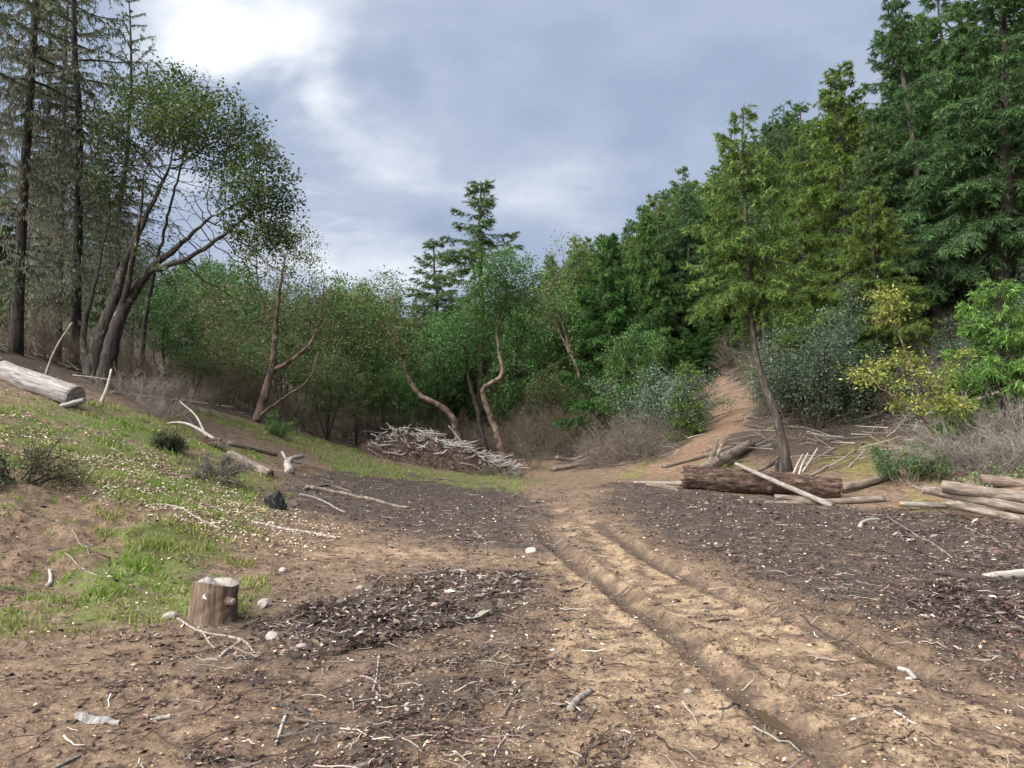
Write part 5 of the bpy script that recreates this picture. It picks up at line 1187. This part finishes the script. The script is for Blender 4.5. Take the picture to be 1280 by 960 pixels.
# ------------------------------------------------------------------ loose litter
gL = np.random.default_rng(123)
def scatter(n, rmin, rmax, amax=41, pw=1.0):
    r = rmin * (rmax / rmin) ** (gL.uniform(0, 1, n) ** pw); a = np.radians(gL.uniform(-amax, amax, n)); x = r * np.sin(a); y = r * np.cos(a); return x, y, masks(x, y)
x, y, m = scatter(330000, 2.8, 26)
nz = fbm(x, y, 1.3, 3); n9 = np.clip(fbm(x, y, 3.1, 3) * 2 + .5, 0.05, 1.5)
pr = n9 * np.clip(0.22 + 1.25 * m['dark'] * (0.45 + 0.9 * np.clip(nz + .3, 0, 1)) - 0.12 * m['sand'] + 0.12 * m['duff'], 0.02, 1) * (1 - 0.75 * m['grass']) * (1 - .85 * m['rut'])
keep = gL.uniform(size=len(x)) < pr; x, y = x[keep], y[keep]; mk_ = {k: v[keep] for k, v in m.items()}
z = Hd(x, y, mk_); n = len(x); Lc = (.007 + .08 * gL.uniform(0, 1, n) ** 2.8) * np.clip(.55 + .05 * np.hypot(x, y), .6, 1.1); C = np.c_[x, y, z + .006]
V, T = chips(gL, C, Lc, Lc * gL.uniform(.12, .4, n) + .004, .22)
link('bark_litter', mk_mesh('bark_litter', V, [T], tints(gL, n, [(0.045, 0.032, 0.028), (0.08, 0.055, 0.045), (0.13, 0.085, 0.065), (0.17, 0.135, 0.11), (0.30, 0.26, 0.22)], [6, 5, 3, 1.5, .4], .25)), M['drytint'], kind='stuff', label='bark chips and splinters littering the clearing', category='litter')
# heaped bark debris
def heap(polys, n, hmax, label):
    Vs = []; Ts = []; cs = []; off = 0
    pts = []
    for P in polys:
        lo, hi = P.min(0), P.max(0); q = gL.uniform(lo, hi, (n * 4, 2)); pts.append(q[sdf(q[:, 0], q[:, 1], P) < -.02][:n])
    q = np.vstack(pts); x, y = q[:, 0], q[:, 1]; hh = np.clip(fbm(x, y, 1.4, 3) * 1.4 + .35, 0, 1); k = gL.uniform(size=len(x)) < .06 + .94 * hh; x, y, hh = x[k], y[k], hh[k]
    n_ = len(x); z = Hd(x, y) + gL.uniform(0, 1, n_) ** 1.5 * hh * hmax + .01; Lc = gL.uniform(.02, .09, n_) * np.where(gL.uniform(size=n_) < .08, 2.2, 1); V, T = chips(gL, np.c_[x, y, z], Lc, Lc * gL.uniform(.08, .35, n_), .3)
    link('bark_debris', mk_mesh('bark_debris', V, [T], tints(gL, n_, [(0.035, 0.027, 0.024), (0.07, 0.050, 0.042), (0.12, 0.085, 0.068), (0.18, 0.148, 0.125), (0.36, 0.32, 0.285)], [5, 5, 3, 2, .8], .25)), M['drytint'], kind='stuff', label=label, category='litter')
heap([GP([(305, 790), (420, 748), (480, 742), (540, 775), (480, 815), (360, 832)]), GP([(450, 745), (560, 716), (660, 718), (650, 768), (520, 800)])], 9000, .06, 'heaped bark scraps in front of the sawn stump')
heap([GP([(1090, 640), (1180, 632), (1340, 670), (1360, 760), (1240, 740), (1130, 690)]), GP([(1110, 745), (1180, 730), (1290, 760), (1290, 800), (1180, 790)])], 9000, .09, 'heaped bark scraps below the stacked logs')
heap([GP([(830, 612), (1050, 632), (1100, 650), (1000, 655), (850, 640)])], 3500, .06, 'bark scraps along the thick log')
# clods and pebbles
x, y, m = scatter(32000, 2.8, 13); keep = gL.uniform(size=len(x)) < (1 - .8 * m['grass']) * (.55 + .4 * np.clip(fbm(x, y, 1.1, 3) * 2, -1, 1)); x, y = x[keep], y[keep]; n = len(x)
z = Hd(x, y); s = gL.uniform(.003, .009, n) * np.where(gL.uniform(size=n) < .05, 2.0, 1.0)
oc = np.array([[1, 0, 0], [-1, 0, 0], [0, 1, 0], [0, -1, 0], [0, 0, 1], [0, 0, -.6]]) ; V = (np.c_[x, y, z + s * .3][:, None] + oc[None] * s[:, None, None] * gL.uniform(.6, 1.4, (n, 6, 1)) * np.array([1, 1, 1, 1, .55, 1])[None, :, None]).reshape(-1, 3)
tr_ = np.array([[0, 2, 4], [2, 1, 4], [1, 3, 4], [3, 0, 4]]); T = (np.arange(n)[:, None, None] * 6 + tr_[None]).reshape(-1, 3)
link('soil_clods', mk_mesh('soil_clods', V, [T], tints(gL, n, [(0.17, 0.105, 0.066), (0.27, 0.175, 0.11), (0.37, 0.26, 0.165), (0.12, 0.08, 0.055), (0.42, 0.38, 0.34)], [4, 4, 3, 2, .5], .2, 6)), M['drytint'], kind='stuff', label='small clods and pebbles on the bare soil', category='litter')
# mud clods thrown up along the wheel ruts
ps = []
for P, dep, hw, tr in RUTS[:2] + RUTS[6:8]:
    k_ = gL.integers(0, len(P) - 1, 1500); f_ = gL.uniform(size=(1500, 1)); q_ = P[k_] * (1 - f_) + P[k_ + 1] * f_; d_ = P[k_ + 1] - P[k_]; d_ = d_ / np.hypot(d_[:, 0], d_[:, 1])[:, None]
    ps.append(q_ + np.c_[-d_[:, 1], d_[:, 0]] * (gL.normal(0, 1.0, (1500, 1)) * hw))
q_ = np.vstack(ps); q_ = q_[(fbm(q_[:, 0], q_[:, 1], 1.6, 3) > -.02) & (q_[:, 1] > 3)]; n = len(q_); s = .004 + .011 * gL.uniform(0, 1, n) ** 3; z = Hd(q_[:, 0], q_[:, 1])
V = (np.c_[q_, z + s * .25][:, None] + oc[None] * s[:, None, None] * gL.uniform(.5, 1.5, (n, 6, 1)) + gL.normal(size=(n, 6, 3)) * s[:, None, None] * .25).reshape(-1, 3); T = (np.arange(n)[:, None, None] * 6 + tr_[None]).reshape(-1, 3)
link('mud_clods', mk_mesh('mud_clods', V, [T], tints(gL, n, [(0.075, 0.052, 0.036), (0.12, 0.082, 0.056), (0.19, 0.135, 0.09)], [4, 4, 2], .2, 6)), M['drytint'], kind='stuff', label='crumbled mud clods along the wheel ruts', category='litter')
# fallen leaves
x, y, m = scatter(115000, 2.8, 48); band = np.clip(fbm(x, y, .55, 3) * 1.6 + .45, 0, 1)
PG_LEAF = GP([(-100, 510), (60, 525), (180, 560), (330, 630), (420, 660), (400, 690), (300, 670), (200, 640), (90, 590), (-100, 575)])
pr = np.clip(.014 + .30 * m['grass'] * band + 1.0 * soft(x, y, PG_LEAF, 1.2) * np.clip(band + .25, 0, 1) + .10 * m['dark'] - .03 * m['sand'] + .6 * m['path'] * band + .3 * m['duff'], .015, 1)
keep = gL.uniform(size=len(x)) < pr; x, y = x[keep], y[keep]
q_ = gL.uniform(PG_LEAF.min(0), PG_LEAF.max(0), (60000, 2)); q_ = q_[(q_[:, 1] > 6) & (gL.uniform(size=60000) < soft(q_[:, 0], q_[:, 1], PG_LEAF, 1.4) * np.clip(fbm(q_[:, 0], q_[:, 1], 1.1, 3) * 1.8 + .35, 0, 1))][:11000]
x, y = np.r_[x, q_[:, 0]], np.r_[y, q_[:, 1]]; n = len(x); z = Hd(x, y)
az = gL.uniform(0, 6.28, n); A = np.c_[np.cos(az), np.sin(az), gL.normal(size=n) * .3]; sz = gL.uniform(.02, .055, n) * np.clip(.45 + .055 * np.hypot(x, y), .5, 1.0); V, Q = leaf_quads(gL, np.c_[x, y, z + .012 + .012 * gL.uniform(size=n)], A, unit(np.c_[gL.normal(size=(n, 2)) * .5, np.ones(n)]), sz, sz * gL.uniform(.35, .55, n))
link('fallen_leaves', mk_mesh('fallen_leaves', V, [Q], tints(gL, n, [(0.46, 0.40, 0.31), (0.34, 0.25, 0.16), (0.24, 0.16, 0.10), (0.58, 0.53, 0.44)], [4, 4, 3, 1.6], .18)), M['drytint'], kind='stuff', label='dry pale leaves strewn over bank and clearing', category='litter')
# dead sticks and leaves on the forest floor
r_ = gL.uniform(20, 52, 4800); a_ = np.radians(np.where(gL.uniform(size=4800) < .72, gL.uniform(8, 41, 4800), gL.uniform(-41, 8, 4800))); x = r_ * np.sin(a_); y = r_ * np.cos(a_); m = masks(x, y)
keep = (gL.uniform(size=4800) < m['duff']) ; x, y = x[keep], y[keep]; n = len(x); az = gL.uniform(0, 6.28, n); ln_ = gL.uniform(.25, 1.6, n)
Pt = grow(gL, np.c_[x, y, np.zeros(n)], np.c_[np.cos(az), np.sin(az), np.zeros(n)], ln_, 4, .12, 0.0); Pt[:, :, 2] = H0(Pt[:, :, 0], Pt[:, :, 1]) + .03 + np.linspace(0, 1, 5)[None] * np.abs(gL.normal(0, .22, n))[:, None] * ln_[:, None] * .6 + .05
rt = gL.uniform(.008, .026, n); V, Q = curve_prisms(Pt, rt, rt * .45, 3)
link('dead_stick_litter', mk_mesh('dead_stick_litter', V, [Q], tints(gL, n, [(0.10, 0.08, 0.065), (0.19, 0.16, 0.135), (0.32, 0.285, 0.25)], [4, 4, 2], .2, 24)), M['drytint'], kind='stuff', label='dead sticks strewn over the forest floor', category='litter')
# fine twigs
x, y, m = scatter(7500, 2.8, 24); keep = gL.uniform(size=len(x)) < np.clip(.28 + .6 * m['dark'] - .1 * m['sand'], .05, 1); x, y = x[keep], y[keep]; n = len(x); az = gL.uniform(0, 6.28, n)
Pt = grow(gL, np.c_[x, y, Hd(x, y) + .012], np.c_[np.cos(az), np.sin(az), np.zeros(n)], gL.uniform(.06, .34, n), 5, .18, 0.0); Pt[:, :, 2] = Hd(Pt[:, :, 0], Pt[:, :, 1]) + .006 + np.abs(gL.normal(size=Pt.shape[:2])) * .008
rt = gL.uniform(.002, .006, n); V, Q = curve_prisms(Pt, rt, rt * .5, 3)
link('twig_litter', mk_mesh('twig_litter', V, [Q], tints(gL, n, [(0.06, 0.045, 0.035), (0.13, 0.10, 0.08), (0.24, 0.205, 0.17), (0.40, 0.36, 0.32)], [5, 4, 2, .7], .2, 30)), M['drytint'], kind='stuff', label='fine dry twigs scattered over the soil', category='litter')
# grass
x1, y1, _m = scatter(60000, 5.5, 42, 40); q_ = 5.0 * (34 / 5.0) ** gL.uniform(0, 1, 330000); a_ = np.radians(gL.uniform(-42, -8, 330000)); x = np.r_[x1, q_ * np.sin(a_)]; y = np.r_[y1, q_ * np.cos(a_)]; m = masks(x, y); gr = np.maximum(m['grass'], .55 * m['moss']); keep = gL.uniform(size=len(x)) < np.clip(gr * 1.1 - .08, 0, 1) * np.clip(.40 + 1.5 * fbm(x, y, 2.6, 3) + .5 * fbm(x, y, .7, 2), .02, 1); x, y = x[keep], y[keep]; n = len(x)
z = Hd(x, y) - .008; az = gL.uniform(0, 6.28, n); hgt_ = gL.uniform(.02, .09, n) * np.clip(.8 + 1.6 * fbm(x, y, 1.7, 3), .35, 2.0); wd_ = .004 + .0006 * np.hypot(x, y); ln_ = gL.normal(size=(n, 2)) * .45
B0 = np.c_[x, y, z]; S_ = np.c_[np.cos(az), np.sin(az), np.zeros(n)] * wd_[:, None]; V = np.stack([B0 - S_, B0 + S_, B0 + np.c_[ln_ * hgt_[:, None], hgt_]], 1).reshape(-1, 3)
lush = np.clip(.5 + 1.3 * fbm(x, y, .5, 2), 0, 1)[:, None]; straw = (gL.uniform(size=(n, 1)) < .16); cg = np.where(straw, np.array([[0.36, 0.31, 0.17]]), np.array([[0.140, 0.235, 0.040]]) * lush + np.array([[0.215, 0.235, 0.070]]) * (1 - lush)) * (1 + gL.normal(size=(n, 1)) * .2).clip(.4, 1.7)
link('grass', mk_mesh('grass', V, [np.arange(n * 3).reshape(-1, 3)], np.repeat(cg, 3, 0)), M['grass'], kind='stuff', label='short spring grass on the bank and shelf', category='grass')
